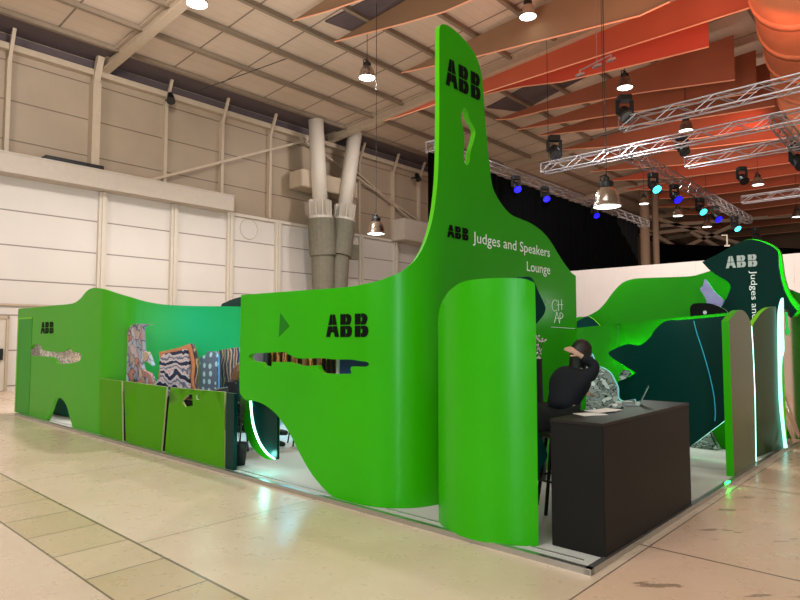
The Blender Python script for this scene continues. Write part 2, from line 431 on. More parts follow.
def sheet(bm, path, loops, thick, off=0.0, step=.15, mi=(0, 1, 2), bulge=0):
    """loops in (s, z): first the outline, then holes. front face at off, back at off + thick (inward)"""
    L2 = []
    for lp in loops:
        q = []
        for i, a in enumerate(lp):
            b = lp[(i + 1) % len(lp)]; a, b = Vector(a[:2]), Vector(b[:2]); n = max(1, int((b - a).length / step))
            for k in range(n):
                c = a + (b - a) * k / n
                if not q or (c - q[-1]).length > 1e-4: q.append(c)
        L2.append(q)
    vs, es = [], []
    for q in L2:
        o = len(vs); vs += q; es += [(o + i, o + (i + 1) % len(q)) for i in range(len(q))]
    s0, s1 = min(v.x for v in L2[0]), max(v.x for v in L2[0]); z0, z1 = min(v.y for v in L2[0]), max(v.y for v in L2[0])
    # grid points where the path bends
    bend = [l for i, l in enumerate(path.L[1:-1], 1) if s0 < l < s1]
    if bulge: bend = [s0 + (s1 - s0) * i / 9 for i in range(1, 9)]
    for l in bend:
        zz = z0 + .07
        while zz < z1:
            g = Vector((l, zz))
            if all((g - v).length > .02 for v in vs) : 
                if inside(g, L2[0]) and not any(inside(g, h) for h in L2[1:]): vs.append(g)
            zz += .3 if not bulge else (z1 - z0) / 10
    r = delaunay_2d_cdt(vs, es, [], 0, 1e-5)
    nv, _, fs = r[0], r[1], r[2]
    keep = []
    for f in fs:
        c = Vector((sum(nv[i].x for i in f) / len(f), sum(nv[i].y for i in f) / len(f)))
        if inside(c, L2[0]) and not any(inside(c, h) for h in L2[1:]): keep.append(f)
    if bulge:
        def bo(v):
            a = (v.x - s0) / (s1 - s0); b = (v.y - z0) / (z1 - z0)
            return bulge * (max(0, 1 - (2 * a - 1) ** 2) * max(0, 1 - (2 * b - 1) ** 2)) ** .5
    else: bo = lambda v: 0
    fr = [bm.verts.new(path.pt(v.x, v.y, off - bo(v))) for v in nv]
    bk = [bm.verts.new(path.pt(v.x, v.y, off + thick + bo(v))) for v in nv]
    cnt = {}
    for f in keep:
        a = bm.faces.new([fr[i] for i in f]); a.material_index = mi[0]; a.smooth = True
        b = bm.faces.new([bk[i] for i in reversed(f)]); b.material_index = mi[1]; b.smooth = True
        for i in range(len(f)):
            e = (f[i], f[(i + 1) % len(f)]); cnt[e] = cnt.get(e, 0) + 1
    for (a, b) in list(cnt):
        if (b, a) in cnt: continue
        q = [bm.verts.new(path.pt(nv[i].x, nv[i].y, o)) for i, o in ((a, off), (b, off), (b, off + thick), (a, off + thick))]
        ff = bm.faces.new(q[::-1]); ff.material_index = mi[2]
    used = {v for f in bm.faces for v in f.verts}
    for v in fr + bk:
        if v not in used: bm.verts.remove(v)
def pxl(path, pts, smooth=True, **k):
    """pixel outline -> (s, z) outline; entries ('s', s, z) are taken as they are"""
    q = []
    for p in pts:
        if p[0] == 's': q.append(tuple(p[1:]))
        else:
            S = path.px(p[0], p[1], **k); q.append(S if len(p) == 2 else (S[0], S[1], 1))
    return cr(q) if smooth else [Vector(p[:2]) for p in q]

# three-letter stencil logo, drawn as cut letters
def clip(poly): return poly
A_ = [[(.155, .53), (.30, 1), (.437, 1), (.437, .53)], [(.483, .53), (.483, 1), (.62, 1), (.765, .53)],
      [(0, 0), (.145, .48), (.437, .48), (.437, .2), (.335, .2), (.275, 0)], [(.483, .2), (.483, .48), (.775, .48), (.92, 0), (.645, 0), (.585, .2)]]
B_ = [[(0, .53), (0, 1), (.35, 1), (.35, .53)], [(.39, .53), (.39, .68), (.46, .68), (.46, .83), (.39, .83), (.39, 1), (.55, 1), (.68, .95), (.74, .86), (.75, .74), (.7, .62), (.62, .53)],
      [(0, 0), (0, .48), (.35, .48), (.35, 0)], [(.39, 0), (.39, .17), (.48, .17), (.48, .34), (.39, .34), (.39, .48), (.66, .48), (.77, .4), (.8, .26), (.76, .1), (.66, .02), (.55, 0)]]
def logo(parent, path, s0, z0, w, h, m, off, flip=1):
    """one part per letter; total width of the design = 2.82 units"""
    k = w / 2.82
    for polys, x0 in ((A_, 0), (B_, 1.02), (B_, 2.02)):
        bm = BM()
        for pl in polys:
            lp = [Vector((s0 + flip * (x0 + x) * k, z0 + y * h)) for x, y in pl]
            if flip < 0: lp = lp[::-1]
            sheet(bm, path, [lp], .004 if off < 0 else -.004, off, step=.2)
        o = obj('letter', bm, m, parent)
def textmesh(body, shear=0):
    cu = bpy.data.curves.new('t', 'FONT'); cu.body = body; cu.size = 1; cu.resolution_u = 3; cu.offset = .001
    to = bpy.data.objects.new('t', cu); COL.objects.link(to); bpy.context.view_layer.update()
    me = bpy.data.meshes.new_from_object(to.evaluated_get(bpy.context.evaluated_depsgraph_get()))
    bpy.data.objects.remove(to); bpy.data.curves.remove(cu)
    return me
def text_on(parent, name, body, path, s0, z0, w, h, m, off, rot=False, bold=0):
    """text stretched to width w; h is the cap height"""
    me = textmesh(body); xs = [v.co.x for v in me.vertices]; a, b = min(xs), max(xs)
    bm = BM(); vm = []
    for v in me.vertices:
        x = (v.co.x - a) / (b - a) * w; y = v.co.y / .69 * h
        if rot: vm.append(bm.verts.new(path.pt(s0 + y, z0 - x, off)))
        else: vm.append(bm.verts.new(path.pt(s0 + x, z0 + y, off)))
    for p in me.polygons:
        try: bm.faces.new([vm[i] for i in p.vertices])
        except ValueError: pass
    bpy.data.meshes.remove(me)
    return obj(name, bm, m, parent)

# ================================================================== THE HALL
UW = 19.6                       # hall side wall stands at u = 19.6
ZR = lambda d: 11.2 + .06 * d   # underside of the roof at distance d from that wall
bm = BM(); 
q = [W(UW + .3, -22, 0), W(-25, -22, 0), W(-25, 62, 0), W(UW + .3, 62, 0)]
bm.faces.new([bm.verts.new(p) for p in q]); struct('floor', bm, M['floor'])
bm = BM(); uvbox(bm, UW, UW + .3, -22, 62, 0, 6.62); struct('wall_left', bm, M['lowwall'])
bm = BM(); uvbox(bm, UW + .05, UW + .3, -22, 62, 6.62, 11.6); struct('wall_left_upper', bm, M['upwall'])
bm = BM(); uvbox(bm, -25, UW + .3, 62, 62.3, 0, 16); struct('wall_back', bm, M['endwall'])
bm = BM(); 
def rq(u, v, dz=0): return W(u, v, ZR(UW - u) + dz)
vs = [bm.verts.new(p) for p in (rq(UW + .3, -22), rq(UW + .3, 62), rq(-25, 62), rq(-25, -22), rq(UW + .3, -22, .2), rq(UW + .3, 62, .2), rq(-25, 62, .2), rq(-25, -22, .2))]
for f in ((0, 1, 2, 3), (7, 6, 5, 4), (0, 4, 5, 1), (1, 5, 6, 2), (2, 6, 7, 3), (3, 7, 4, 0)): bm.faces.new([vs[i] for i in f])
struct('ceiling', bm, M['ceil'])
tn = [0]
def trim(bm, m):
    tn[0] += 1; return struct('trim_%d' % tn[0], bm, m)
# door-track box along the wall
vbe = PU(234, 205, UW - .6)[0]
bm = BM(); uvbox(bm, UW - .6, UW, -22, vbe, 6.62, 7.22); uvbox(bm, UW - .62, UW, -22, vbe + .02, 7.2, 7.25); trim(bm, M['box'])
bm = BM(); uvbox(bm, UW - .1, UW, vbe, 62, 6.56, 6.68); trim(bm, M['steelw'])
# lower posts
for px in (101, 173, 229, 277, 360, 395):
    v = PU(px, 240, UW)[0]; bm = BM(); uvbox(bm, UW - .14, UW, v - .14, v + .14, 0, 6.6)
    uvbox(bm, UW - .2, UW, v - .05, v + .05, 0, 6.6); trim(bm, M['steelw'])
# upper posts with bent heads
for px, w in ((5, .12), (92, .26), (164, .12), (221, .12), (269, .12), (358, .12), (392, .12), (418, .12)):
    v = PU(px, 150, UW)[0]; bm = BM()
    uvbox(bm, UW - w * 1.2, UW + .05, v - w / 2, v + w / 2, 6.7, 10.3)
    add_bar(bm, W(UW - .1, v, 10.25), W(UW - .5, v, 11.15), w * .8); trim(bm, M['steel'])
# wall top beam, purlins, rafters
bm = BM(); uvbox(bm, UW - .22, UW + .05, -22, 62, 10.55, 10.75); trim(bm, M['steel'])
for i in range(18):
    d = 1.3 + 1.75 * i; u = UW - d
    bm = BM(); uvbox(bm, u - .04, u + .04, -22, 62, ZR(d) - .16, ZR(d) - .02)
    uvbox(bm, u - .07, u + .07, -22, 62, ZR(d) - .18, ZR(d) - .16); trim(bm, M['purlin'])
for v in (-6.2, 4.15, 14.4, 24.7, 35, 45.3, 55.6):
    bm = BM()
    a, b = rq(UW, v, -.42), rq(-22, v, -.42)
    add_bar(bm, a, b, .3, .06); add_bar(bm, a + Z3 * .35, b + Z3 * .35, .3, .06); add_bar(bm, a + Z3 * .17, b + Z3 * .17, .06, .36)
    trim(bm, M['steel'])
# diagonal wind braces on the upper wall
for (a, b) in (((146, 181), (320, 137)), ((352, 168), (424, 232)), ((300, 138), (420, 222))):
    va, za = PU(a[0], a[1], UW - .2); vb, zb = PU(b[0], b[1], UW - .2)
    bm = BM(); add_bar(bm, W(UW - .2, va, za), W(UW - .2, vb, zb), .09); trim(bm, M['steel'])
bm = BM(); uvbox(bm, UW - 1.25, UW + .05, -22, 62, ZR(0) - .06, ZR(0) - .03); uvbox(bm, UW + .0, UW + .06, -22, 62, 10.75, 11.1); trim(bm, M['vent_shade'])  # dark strips paint the shade between wall top and first purlin
# door at the far left
v1, z1 = PU(9, 312, UW); 
def wall_door():
    D = bpy.data.objects.new('door_1', None); COL.objects.link(D); D.location = W(UW, v1 - .6, 0); ORG['door_1'] = Vector(D.location); D['kind'] = 'structure'
    bm = BM(); uvbox(bm, UW - .06, UW - .01, v1 - 2.2, v1 - .08, .02, 2.2); obj('door_leaf', bm, M['steelw'], D)
    bm = BM()
    uvbox(bm, UW - .1, UW, v1 - .08, v1, 0, 2.3); uvbox(bm, UW - .1, UW, v1 - 2.3, v1, 2.2, 2.3); obj('door_frame', bm, M['steel'], D)
    bm = BM(); uvbox(bm, UW - .14, UW - .08, v1 - .35, v1 - .15, .95, 1.3); add_bar(bm, W(UW - .15, v1 - 1.2, 1.05), W(UW - .15, v1 - .2, 1.05), .05); obj('push_bar', bm, M['blackm'], D)
wall_door()
bm = BM(); uvbox(bm, UW - .08, UW, -22, 62, 2.62, 2.68); trim(bm, M['steel'])
# twin slanted columns
for i, (pb, pt, lab) in enumerate((((321, 219), (316, 113), 'left one of two concrete and steel columns at the hall wall'), ((343, 222), (355, 124), 'right leaning one of two concrete and steel columns at the hall wall'))):
    u = 18.4; vb, zb = PU(pb[0], pb[1], u); vt, zt = PU(pt[0], pt[1], u)
    T = thing('roof_column', W(u, vb, 0), lab, 'column')
    a = W(u, vb, zb); b = W(u, vt, 11.1); d = (b - a).normalized()
    foot = a - d * ((zb - 0) / d.z); foot2 = Vector((foot.x * .5 + a.x * .5, foot.y * .5 + a.y * .5, 0))
    bm = BM(); add_tube(bm, [foot2, a - d * 1.6], [.42, .5], 20); cb_ = obj('concrete_base', bm, M['concrete'], T, smooth=False)
    bm = BM(); add_tube(bm, [a - d * 1.6, a], [.58, .58], 20); obj('concrete_collar', bm, M['concrete'], cb_)
    bm = BM(); add_tube(bm, [a, b], [.33, .33], 20); st_ = obj('steel_tube', bm, M['steelw'], T, smooth=True)
    bm = BM(); add_tube(bm, [a, a + d * .12], .52, 20)
    for k in range(10):
        t = 2 * PI * k / 10; r = Vector((math.cos(t), math.sin(t), 0))
        add_box(bm, a + d * .45 + r * .4, r * .09, r.cross(Z3) * .02, d * .36)
    obj('flange', bm, M['steelw'], st_)
va, za = PU(303, 180, 18.9); vb2, zb2 = PU(352, 190, 18.9)
T = thing('tie_beam', W(18.9, va, za - .4), 'horizontal beige box beam behind the two slanted columns', 'beam')
bm = BM(); uvbox(bm, 18.6, 19.5, va - .3, vb2 + .1, za - .35, za + .4, .03); obj('beam_box', bm, M['steel'], T)
bm = BM(); uvbox(bm, 18.4, 18.6, (va + vb2) / 2 - .8, vb2, 5.2, 5.9); obj('bracket', bm, M['concrete'], T)
# black flat loudspeaker on box, wall lamp on post
v, z = PU(73, 164, UW - .3)
bm = BM(); uvbox(bm, UW - .55, UW - .1, v - .9, v + .9, 7.26, 7.4, .02); tag(obj('flat_speaker', bm, M['blackm']), 'flat black box lying on the grey beam at far left', 'loudspeaker')
for (px, py, lb) in ((171, 98, 'small black spotlight on the upper left wall post'), (417, 177, 'small black spotlight on the wall beside the tower')):
    v, z = PU(px, py, UW - .5); T = thing('wall_spotlight', W(UW - .3, v, z), lb, 'spotlight')
    bm = BM(); add_bar(bm, W(UW - .1, v, z), W(UW - .5, v, z), .06); obj('bracket', bm, M['blackm'], T)
    bm = BM(); add_tube(bm, [W(UW - .45, v, z + .15), W(UW - .7, v - .1, z - .2)], [.1, .16], 12); obj('lamp_head', bm, M['blackm'], T)
v, z = PU(249, 229, UW - .02); bm = BM()
add_tube(bm, [W(UW - .02, v + .42 * math.cos(t), z + .42 * math.sin(t)) for t in [2 * PI * k / 24 for k in range(25)]], .02, 6, False); trim(bm, M['steelw'])
bm = BM(); a = PU(425, 234, UW - .5); uvbox(bm, UW - 1, UW - .1, a[0] - 2.2, a[0] + 1.5, a[1] - .6, a[1] + .5, .02)
tag(obj('air_duct', bm, M['box']), 'pale grey boxed duct on the wall just left of the tower', 'duct')
# dark roof openings
for i, qd in enumerate(([(325, 22), (358, 34), (425, 0), (395, -14)], [(487, 108), (520, 112), (592, 74), (560, 68)])):
    bm = BM(); vs = []
    for (px, py) in qd:
        d = ray(px, py); # meet the roof plane
        t = 8.0
        for _ in range(40):
            p = d * t; u, v = UV(p); zr = ZR(UW - u) - .06; t *= (zr - CZ) / (d.z * t)
        p = d * t; vs.append(Vector((p.x, p.y, CZ + p.z)))
    lo = [bm.verts.new(p) for p in vs]; hi = [bm.verts.new(p + Z3 * .05) for p in vs]
    bm.faces.new(lo); bm.faces.new(hi[::-1])
    for k in range(4): bm.faces.new((lo[k], lo[(k + 1) % 4], hi[(k + 1) % 4], hi[k]))
    trim(bm, M['vent_shade'])

# far end details
for i, (px, pw) in enumerate(((645, .3), (656, .2))):
    p = AT(px, 240, 40); bm = BM(); add_tube(bm, [Vector((p.x, p.y, 0)), Vector((p.x, p.y, 11.4))], pw, 14)
    tag(obj('round_column', bm, M['steel'], smooth=True), ('thicker' if i == 0 else 'thinner') + ' pale round column at the far end right of the black curtain', 'column')
for k, (a, b) in enumerate((((640, 214), (800, 262)), ((660, 226), (800, 215)), ((665, 256), (740, 222)), ((700, 262), (640, 226)), ((690, 232), (745, 262)), ((640, 235), (700, 228)))):
    bm = BM(); add_bar(bm, AT(a[0], a[1], 46), AT(b[0], b[1], 46), .25); trim(bm, M['steel'])
bm = BM(); a, b = AT(656, 252, 44), AT(830, 258, 44); c = AT(656, 275, 44)
add_box(bm, (a + b) / 2 - Z3 * 2, (b - a) / 2, Vector((0, .1, 0)), Z3 * 2.6); tag(obj('far_curtain', bm, M['curtain']), 'low black drape at the far end behind the white partition', 'curtain')

# black curtain
uc = 8.8; v0, _ = PU(428, 200, uc); v1c, _ = PU(637, 230, uc)
bm = BM(); n = 240; rows = []
for i in range(n + 1):
    v = v0 + (v1c - v0) * i / n; o = .05 * math.sin(i * .8) + .03 * math.sin(i * .33)
    rows.append((bm.verts.new(W(uc + o, v, .04)), bm.verts.new(W(uc + o * .6, v, 6.85))))
for a, b in zip(rows, rows[1:]): bm.faces.new((a[0], b[0], b[1], a[1]))
tag(obj('stage_curtain', bm, M['curtain'], smooth=True), 'tall black stage curtain hanging behind the green tower', 'curtain')
# white partition beyond the stand
ua, za = PV(577, 270, 16); ub, zb = PV(800, 255.5, 16)
bm = BM()
uvbox(bm, -9, 8.3, 16, 16.15, 0, za - .02)
for k in range(34): uvbox(bm, -9 + k * .52, -8.992 + k * .52, 15.99, 16, .05, za - .1)
tag(obj('white_partition', bm, M['backdrop']), 'long white ribbed partition wall behind the stand', 'partition')

# roof fabric bands (hang in U direction, tip where the roof meets the hem)
def roofv(px, py):
    d = ray(px, py); t = 10.0
    for _ in range(60):
        p = d * t; u, v = UV(p); t = (ZR(UW - u) - .3 - CZ) / d.z
    return UV(d * t)
bands = [
 ([(294, 21), (330, 11), (380, -6), (430, -25)], 'fabric2', 'smallest brown roof banner at top centre left'),
 ([(335, 42), (407, 23), (445, 12), (500, -12), (560, -40)], 'fabric2', 'brown pointed roof banner above the pendant lamp left of the tower'),
 ([(402, 73), (472, 58), (560, 36), (640, 16), (670, 2)], 'fabric2', 'broad brown roof banner behind the tower top'),
 ([(369, 124), (396, 118), (435, 105), (484, 93), (640, 43), (775, 0), (800, -8)], 'fabricr', 'longest red brown roof banner with a pale hem'),
 ([(462, 99), (487, 94), (520, 87), (562, 82), (640, 64), (709, 47)], 'fabric3', 'bright red roof banner ending above the round lamp'),
 ([(496, 120), (511, 119), (547, 110), (640, 93), (735, 80)], 'fabric', 'terracotta roof banner below the bright red one'),
 ([(517, 130), (568, 122), (640, 111), (700, 102), (757, 92)], 'fabric', 'terracotta roof banner behind the upper short truss'),
 ([(538, 136), (610, 128), (700, 118), (775, 106)], 'fabric', 'terracotta roof banner just above the long cross truss'),
 ([(560, 150), (620, 146), (700, 138), (800, 122)], 'fabric', 'terracotta roof banner crossing behind the long truss'),
 ([(590, 172), (680, 165), (740, 158), (800, 150)], 'fabric', 'terracotta roof banner behind the third short truss'),
 ([(625, 190), (680, 190), (740, 182), (800, 173)], 'fabricr', 'far glowing red roof banner at right'),
 ([(655, 207), (700, 207), (750, 201), (800, 193)], 'fabric', 'far brown red roof banner above the faint truss'),
 ([(680, 222), (720, 222), (760, 218), (800, 213)], 'fabric', 'far brown roof banner second from the back'),
 ([(700, 238), (730, 237), (760, 235), (800, 231)], 'fabric2', 'rearmost brown roof banner at far right'),
]
def midband(i, lb, mk='fabric'):
    a, b = bands[i][0], bands[i + 1][0]
    return ([((a[0][0] + b[0][0]) / 2, (a[0][1] + b[0][1]) / 2)] + [(x, (ya + yb) / 2) for x, ya, yb in ((q[0], q[1], r_[1]) for q, r_ in zip(a[1:], b[1:]))], mk, lb)
bands += [midband(8, 'thin terracotta roof banner between the long and third trusses'), midband(9, 'thin terracotta roof banner above the far glowing red one', 'fabricr'),
          midband(10, 'thin brick roof banner just below the far glowing red one', 'fabricr'), midband(11, 'thin brown roof banner behind the faint truss'), midband(12, 'thin brown roof banner next to the rearmost')]
for pts, mk, lb in bands:
    u0, v = roofv(*pts[0]); T = thing('roof_banner', W(u0, v, 11), lb, 'banner', 'fabric banners under the roof')
    bot = []
    for p in pts[1:]:
        u, z = PV(p[0], p[1], v); bot.append((u, min(z, ZR(UW - u) - .35)))
    pr = [(u0, ZR(UW - u0) - .3)] + bot
    bm = BM(); seg = []
    for (ua_, za_), (ub_, zb_) in zip(pr, pr[1:]):
        for k in range(6): seg.append((ua_ + (ub_ - ua_) * k / 6, za_ + (zb_ - za_) * k / 6))
    seg.append(pr[-1])
    for s in (0, .02):
        vv = [(bm.verts.new(W(u, v + s, z)), bm.verts.new(W(u, v + s, ZR(UW - u) - .27))) for u, z in seg]
        for a, b in zip(vv, vv[1:]):
            if (a[0].co - a[1].co).length < 1e-3 and 0: continue
            bm.faces.new((a[0], b[0], b[1], a[1]))
    cl_ = obj('cloth', bm, M[mk], T)
    bm = BM(); add_tube(bm, [W(u, v - .02, z) for u, z in seg], .025, 6); obj('hem_pole', bm, M['hem'], cl_)
# orange round duct at top right
a = AT(803, -20, 15); b = AT(815, 88, 22); 
bm = BM(); dd = (b - a)
add_tube(bm, [a - dd * .6, a, a + dd * .25, a + dd * .5, b, b + dd * .5], [1.2] * 6, 28)
for k in range(5): add_tube(bm, [a + dd * (k * .25 - .02), a + dd * (k * .25 + .02)], 1.24, 28)
tag(obj('round_duct', bm, M['duct'], smooth=True), 'large orange lit round duct under the roof at top right', 'duct')

# ------------------------------------------------------------------ trusses
def truss(a, b, label, s=.29):
    a, b = Vector(a), Vector(b); d = (b - a); L = d.length; d.normalize(); sd = d.cross(Z3).normalized()
    T = thing('lighting_truss', a, label, 'truss')
    cs = [sd * s / 2 + Z3 * s / 2, -sd * s / 2 + Z3 * s / 2, sd * s / 2 - Z3 * s / 2, -sd * s / 2 - Z3 * s / 2]
    for c in cs:
        bm = BM(); add_tube(bm, [a + c, b + c], .02, 6); obj('chord', bm, M['truss'], T)
    bm = BM(); n = max(2, int(L / .42))
    for f0, f1 in ((0, 1), (2, 3), (0, 2), (1, 3)):
        for i in range(n):
            p = a + d * (L * i / n); q = a + d * (L * (i + 1) / n)
            x, y = (cs[f0], cs[f1]) if i % 2 else (cs[f1], cs[f0])
            add_tube(bm, [p + x, q + y], .011, 4, False)
    for e in (a, b):
        for i, j in ((0, 1), (2, 3), (0, 2), (1, 3)): add_tube(bm, [e + cs[i], e + cs[j]], .014, 4, False)
    obj('lacing', bm, M['truss'], T)
    return a, d, L
ZT = 7.0
def FT(px, py, z=ZT): d = ray(px, py); t = (z - CZ) / d.z; return UV(d * t)
u1_, vT1 = FT(621, 125); truss(W(u1_, vT1, ZT), W(-2.5, vT1, ZT), 'nearest short truss running to the right frame edge')
u2_, vT2 = FT(778, 120); uL, _ = PV(543, 160, vT2); truss(W(uL, vT2, ZT), W(-3, vT2, ZT), 'long aluminium truss crossing behind the big pendant lamp')
u3_, vT3 = FT(686, 163); truss(W(u3_, vT3, ZT), W(-3, vT3, ZT), 'third short truss hanging behind the long one')
u4_, v4a = FT(625, 152); _, v4b = FT(757, 219); truss(W(u4_, vT2, ZT), W(u4_, v4b, ZT), 'truss carrying the row of blue stage lights')
v5a = PU(430, 125, uc)[0]; v5b = PU(646, 217, uc)[0]; truss(W(uc, v5a, ZT), W(uc, v5b, ZT), 'truss along the top edge of the black curtain')
ux, vx = FT(778, 122); truss(W(ux, vT2, ZT), W(ux, vT2 + 9, ZT), 'truss running away from the long one at right')
u7, v7 = FT(742, 200, 7.5); truss(W(u7, v7, 7.5), W(-6, v7, 7.5), 'faint far truss at the right edge')
# ------------------------------------------------------------------ pendant lamps
def copy_tree(o, parent=None):
    c = o.copy(); COL.objects.link(c); c.parent = parent; ORG[c.name] = ORG.get(o.name, Vector())
    for ch in [x for x in scn.objects if x.parent == o]: copy_tree(ch, c)
    return c
def make_pendant():
    T = thing('pendant_lamp', (0, 0, 0), '', 'lamp')
    bm = BM(); add_lathe(bm, (0, 0, 0), [(.25, 0), (.262, .0), (.262, .02), (.25, .03), (.245, .1), (.228, .19), (.195, .28), (.15, .35), (.11, .38)], 28); obj('reflector', bm, M['lamp_al'], T, smooth=True)
    bm = BM(); add_lathe(bm, (0, 0, .008), [(.001, -.03), (.12, -.02), (.245, .0), (.001, .01)], 28); obj('lens', bm, M['lamp_glow'], T, smooth=True)
    bm = BM(); add_lathe(bm, (0, 0, 0), [(.001, .37), (.125, .37), (.13, .39), (.13, .47), (.11, .49), (.001, .49)], 20); gh_ = obj('gear_housing', bm, M['blackm'], T)
    bm = BM(); add_lathe(bm, (0, 0, 0), [(.001, .46), (.05, .46), (.06, .56), (.02, .6), (.001, .6)], 12); add_tube(bm, [(-.1, 0, .45), (-.12, 0, .58), (0, 0, .62)], .015, 6); obj('hook', bm, M['blackm'], gh_)
    bm = BM(); add_tube(bm, [(0, 0, .55), (0, 0, 1.55)], .009, 6); c = obj('cord', bm, M['blackm'], T)
    return T
lamps = [
 (607, 207, 28, 'largest pendant lamp with shiny bell reflector in front of the black curtain', 0),
 (376, 234, 18, 'pendant lamp hanging low beside the slanted columns', 0),
 (367, 78, 17, 'pendant lamp on a short cord left of the tower top', 1),
 (197, 4, 22, 'bright lamp cut by the top edge at upper left', 1),
 (528, 17, 18, 'pendant lamp at the top edge right of the tower', 0),
 (625, 88, 16, 'pendant lamp above the end of the nearest short truss', 0),
 (686, 131, 14, 'pendant lamp in front of the long truss', 0),
 (644, 204, 9.5, 'small pendant lamp right above the curtain end', 0),
 (678, 216, 10, 'small pendant lamp left of the blue light row lower end', 0),
 (707, 227, 9, 'smallest pendant lamp below the blue light row', 0),
 (758, 185, 11, 'small white pendant lamp over the far red banner', 0),
 (797, 217, 9, 'small pendant lamp at the right frame edge', 0),
]
P0 = make_pendant(); lampobjs = []
for i, (px, py, w, lb, hot) in enumerate(lamps):
    T = P0 if i == 0 else copy_tree(P0)
    Y = .524 * F / w; p = AT(px, py, Y); T.location = p; T['label'] = lb; T['group'] = 'pendant lamps'
    u, v = UV(p); up = ZR(UW - u) - .02 - p.z - .55
    for ch in [x for x in scn.objects if x.parent == T]:
        if ch.name.startswith('cord'): ch.scale = (1, 1, up); ch.location = (0, 0, .55 - .55 * up)
        if hot and ch.name.startswith('lens'):
            ch.data = ch.data.copy(); ch.data.materials[0] = M['lamp_hot']
    lampobjs.append(p)
# ------------------------------------------------------------------ stage lights
def stage_light(name, lens):
    T = thing(name, (0, 0, 0), '', 'stage light')
    bm = BM(); add_box(bm, (0, 0, -.08), (.14, 0, 0), (0, .1, 0), (0, 0, .07)); bmesh.ops.bevel(bm, geom=bm.edges[:], offset=.02, segments=1, affect='EDGES'); obj('clamp_base', bm, M['blackm'], T)
    bm = BM()
    for s in (-1, 1):
        bm = BM(); add_bar(bm, (s * .15, 0, -.12), (s * .15, 0, -.42), .03, .08); obj('yoke_arm', bm, M['blackm'], T)
    bm = BM(); add_tube(bm, [(0, .1, -.28), (0, .05, -.34), (0, -.12, -.5), (0, -.16, -.54)], [.08, .13, .13, .15], 14); hd_ = obj('head', bm, M['blackm'], T)
    bm = BM(); add_tube(bm, [(0, -.155, -.535), (0, -.17, -.55)], .13, 14); obj('lens', bm, lens, hd_)
    return T
SLc = stage_light('stage_light', M['cyan']); SLb = stage_light('stage_light', M['blue']); SLn = stage_light('stage_light', M['screen'])
usedp = set()
def put(proto, u, v, z, label, group, rz=0, sc=1, tx=0):
    T = proto if proto.name not in usedp else copy_tree(proto); usedp.add(proto.name); usedp.add(T.name)
    T.location = W(u, v, z); T.rotation_euler = (tx, 0, rz); T.scale = (sc,) * 3; T['label'] = label; T['group'] = group; return T
names = ['first and nearest stage light on the truss, dark with a cyan side', 'second stage light of the row, blue over cyan', 'third stage light of the row', 'fourth stage light of the row, beaming blue and cyan', 'fifth stage light of the row', 'last unlit stage light at the truss end']
for (px, nm, pr) in zip((653, 674, 699, 714, 733, 754), names, (SLc, SLb, SLc, SLb, SLc, SLn)):
    v, _ = PU(px, 180, u4_); put(pr, u4_, v, ZT - .18, nm, 'stage lights on the truss', sc=1.05 if px < 760 else .9, rz=.3)
    if px in (674, 699, 714, 733):          # lower coloured panel of a two tone head
        pass
for (px, nm) in ((508, 'left blue spotlight under the curtain truss'), (537, 'middle blue spotlight under the curtain truss'), (587, 'right blue spotlight under the curtain truss')):
    v, _ = PU(px, 180, uc); put(SLb, uc - .3, v, ZT - .1, nm, 'blue spotlights on the curtain truss', rz=.2, sc=.9)
put(SLn, u1_ - .1, vT1, ZT + .75, 'black moving head standing on the end of the nearest short truss', 'unlit black stage lights', sc=1.2)
put(SLn, u3_ + .1, vT3, ZT + .9, 'unlit black stage light above the third short truss', 'unlit black stage lights', sc=1.1)
put(SLn, uL - .4, vT2, ZT + 1.0, 'unlit black stage light on the left end of the long truss', 'unlit black stage lights', sc=1.3)
a = FT(797, 150, 7.0); put(SLn, a[0], a[1], ZT + .2, 'large black stage light at the right frame edge', 'unlit black stage lights', sc=1.3)
a = AT(742, 180, 22); uu, vv = UV(a); put(SLn, uu, vv, a.z + .5, 'unlit black stage light below the far red banner', 'unlit black stage lights', sc=1.1)
# thin suspension cables
for (px, py, Y, lb) in ((604, 150, 16, 'thin black cable hanging beside the largest lamp'), (548, 130, 18.5, 'thin black cable holding the left end of the long truss'), (604 + 35, 116, 15.2, None)):
    if not lb: continue
    p = AT(px, py, Y); u, v = UV(p); bm = BM(); add_tube(bm, [Vector((p.x, p.y, ZT + (.2 if px != 604 else .2))), Vector((p.x, p.y, ZR(UW - u) - .03))], .008, 5)
    tag(obj('hanging_cable', bm, M['blackm']), lb, 'cable')
# small white floodlight trio hung in front of red banner
a = AT(597, 66, 16); 
T = thing('floodlight_bar', a, 'small bar with three white floodlights before the bright red banner', 'floodlights')
b2 = AT(611, 60, 16); c2 = AT(580, 75, 16); bm = BM(); add_bar(bm, c2 + Z3 * .12, b2 + Z3 * .15, .03)
add_tube(bm, [a + Z3 * .12, Vector((a.x, a.y, ZR(UW - UV(a)[0]) - .03))], .008, 5); obj('bar', bm, M['truss'], T)
for p in (c2, a, b2):
    bm = BM(); add_box(bm, p, (.1, 0, .03), (0, .07, 0), (-.01, 0, .03)); add_tube(bm, [p, p + Z3 * .14], .02, 6); obj('floodlight', bm, M['truss'], T)
# slanting cable over the left roof
a, b = AT(200, 90, 21), AT(440, -5, 21); bm = BM(); add_tube(bm, [a, a * .5 + b * .5 - Z3 * .15, b], .015, 5); tag(obj('roof_cable', bm, M['blackm']), 'thin black cable slanting across the roof at upper left', 'cable')
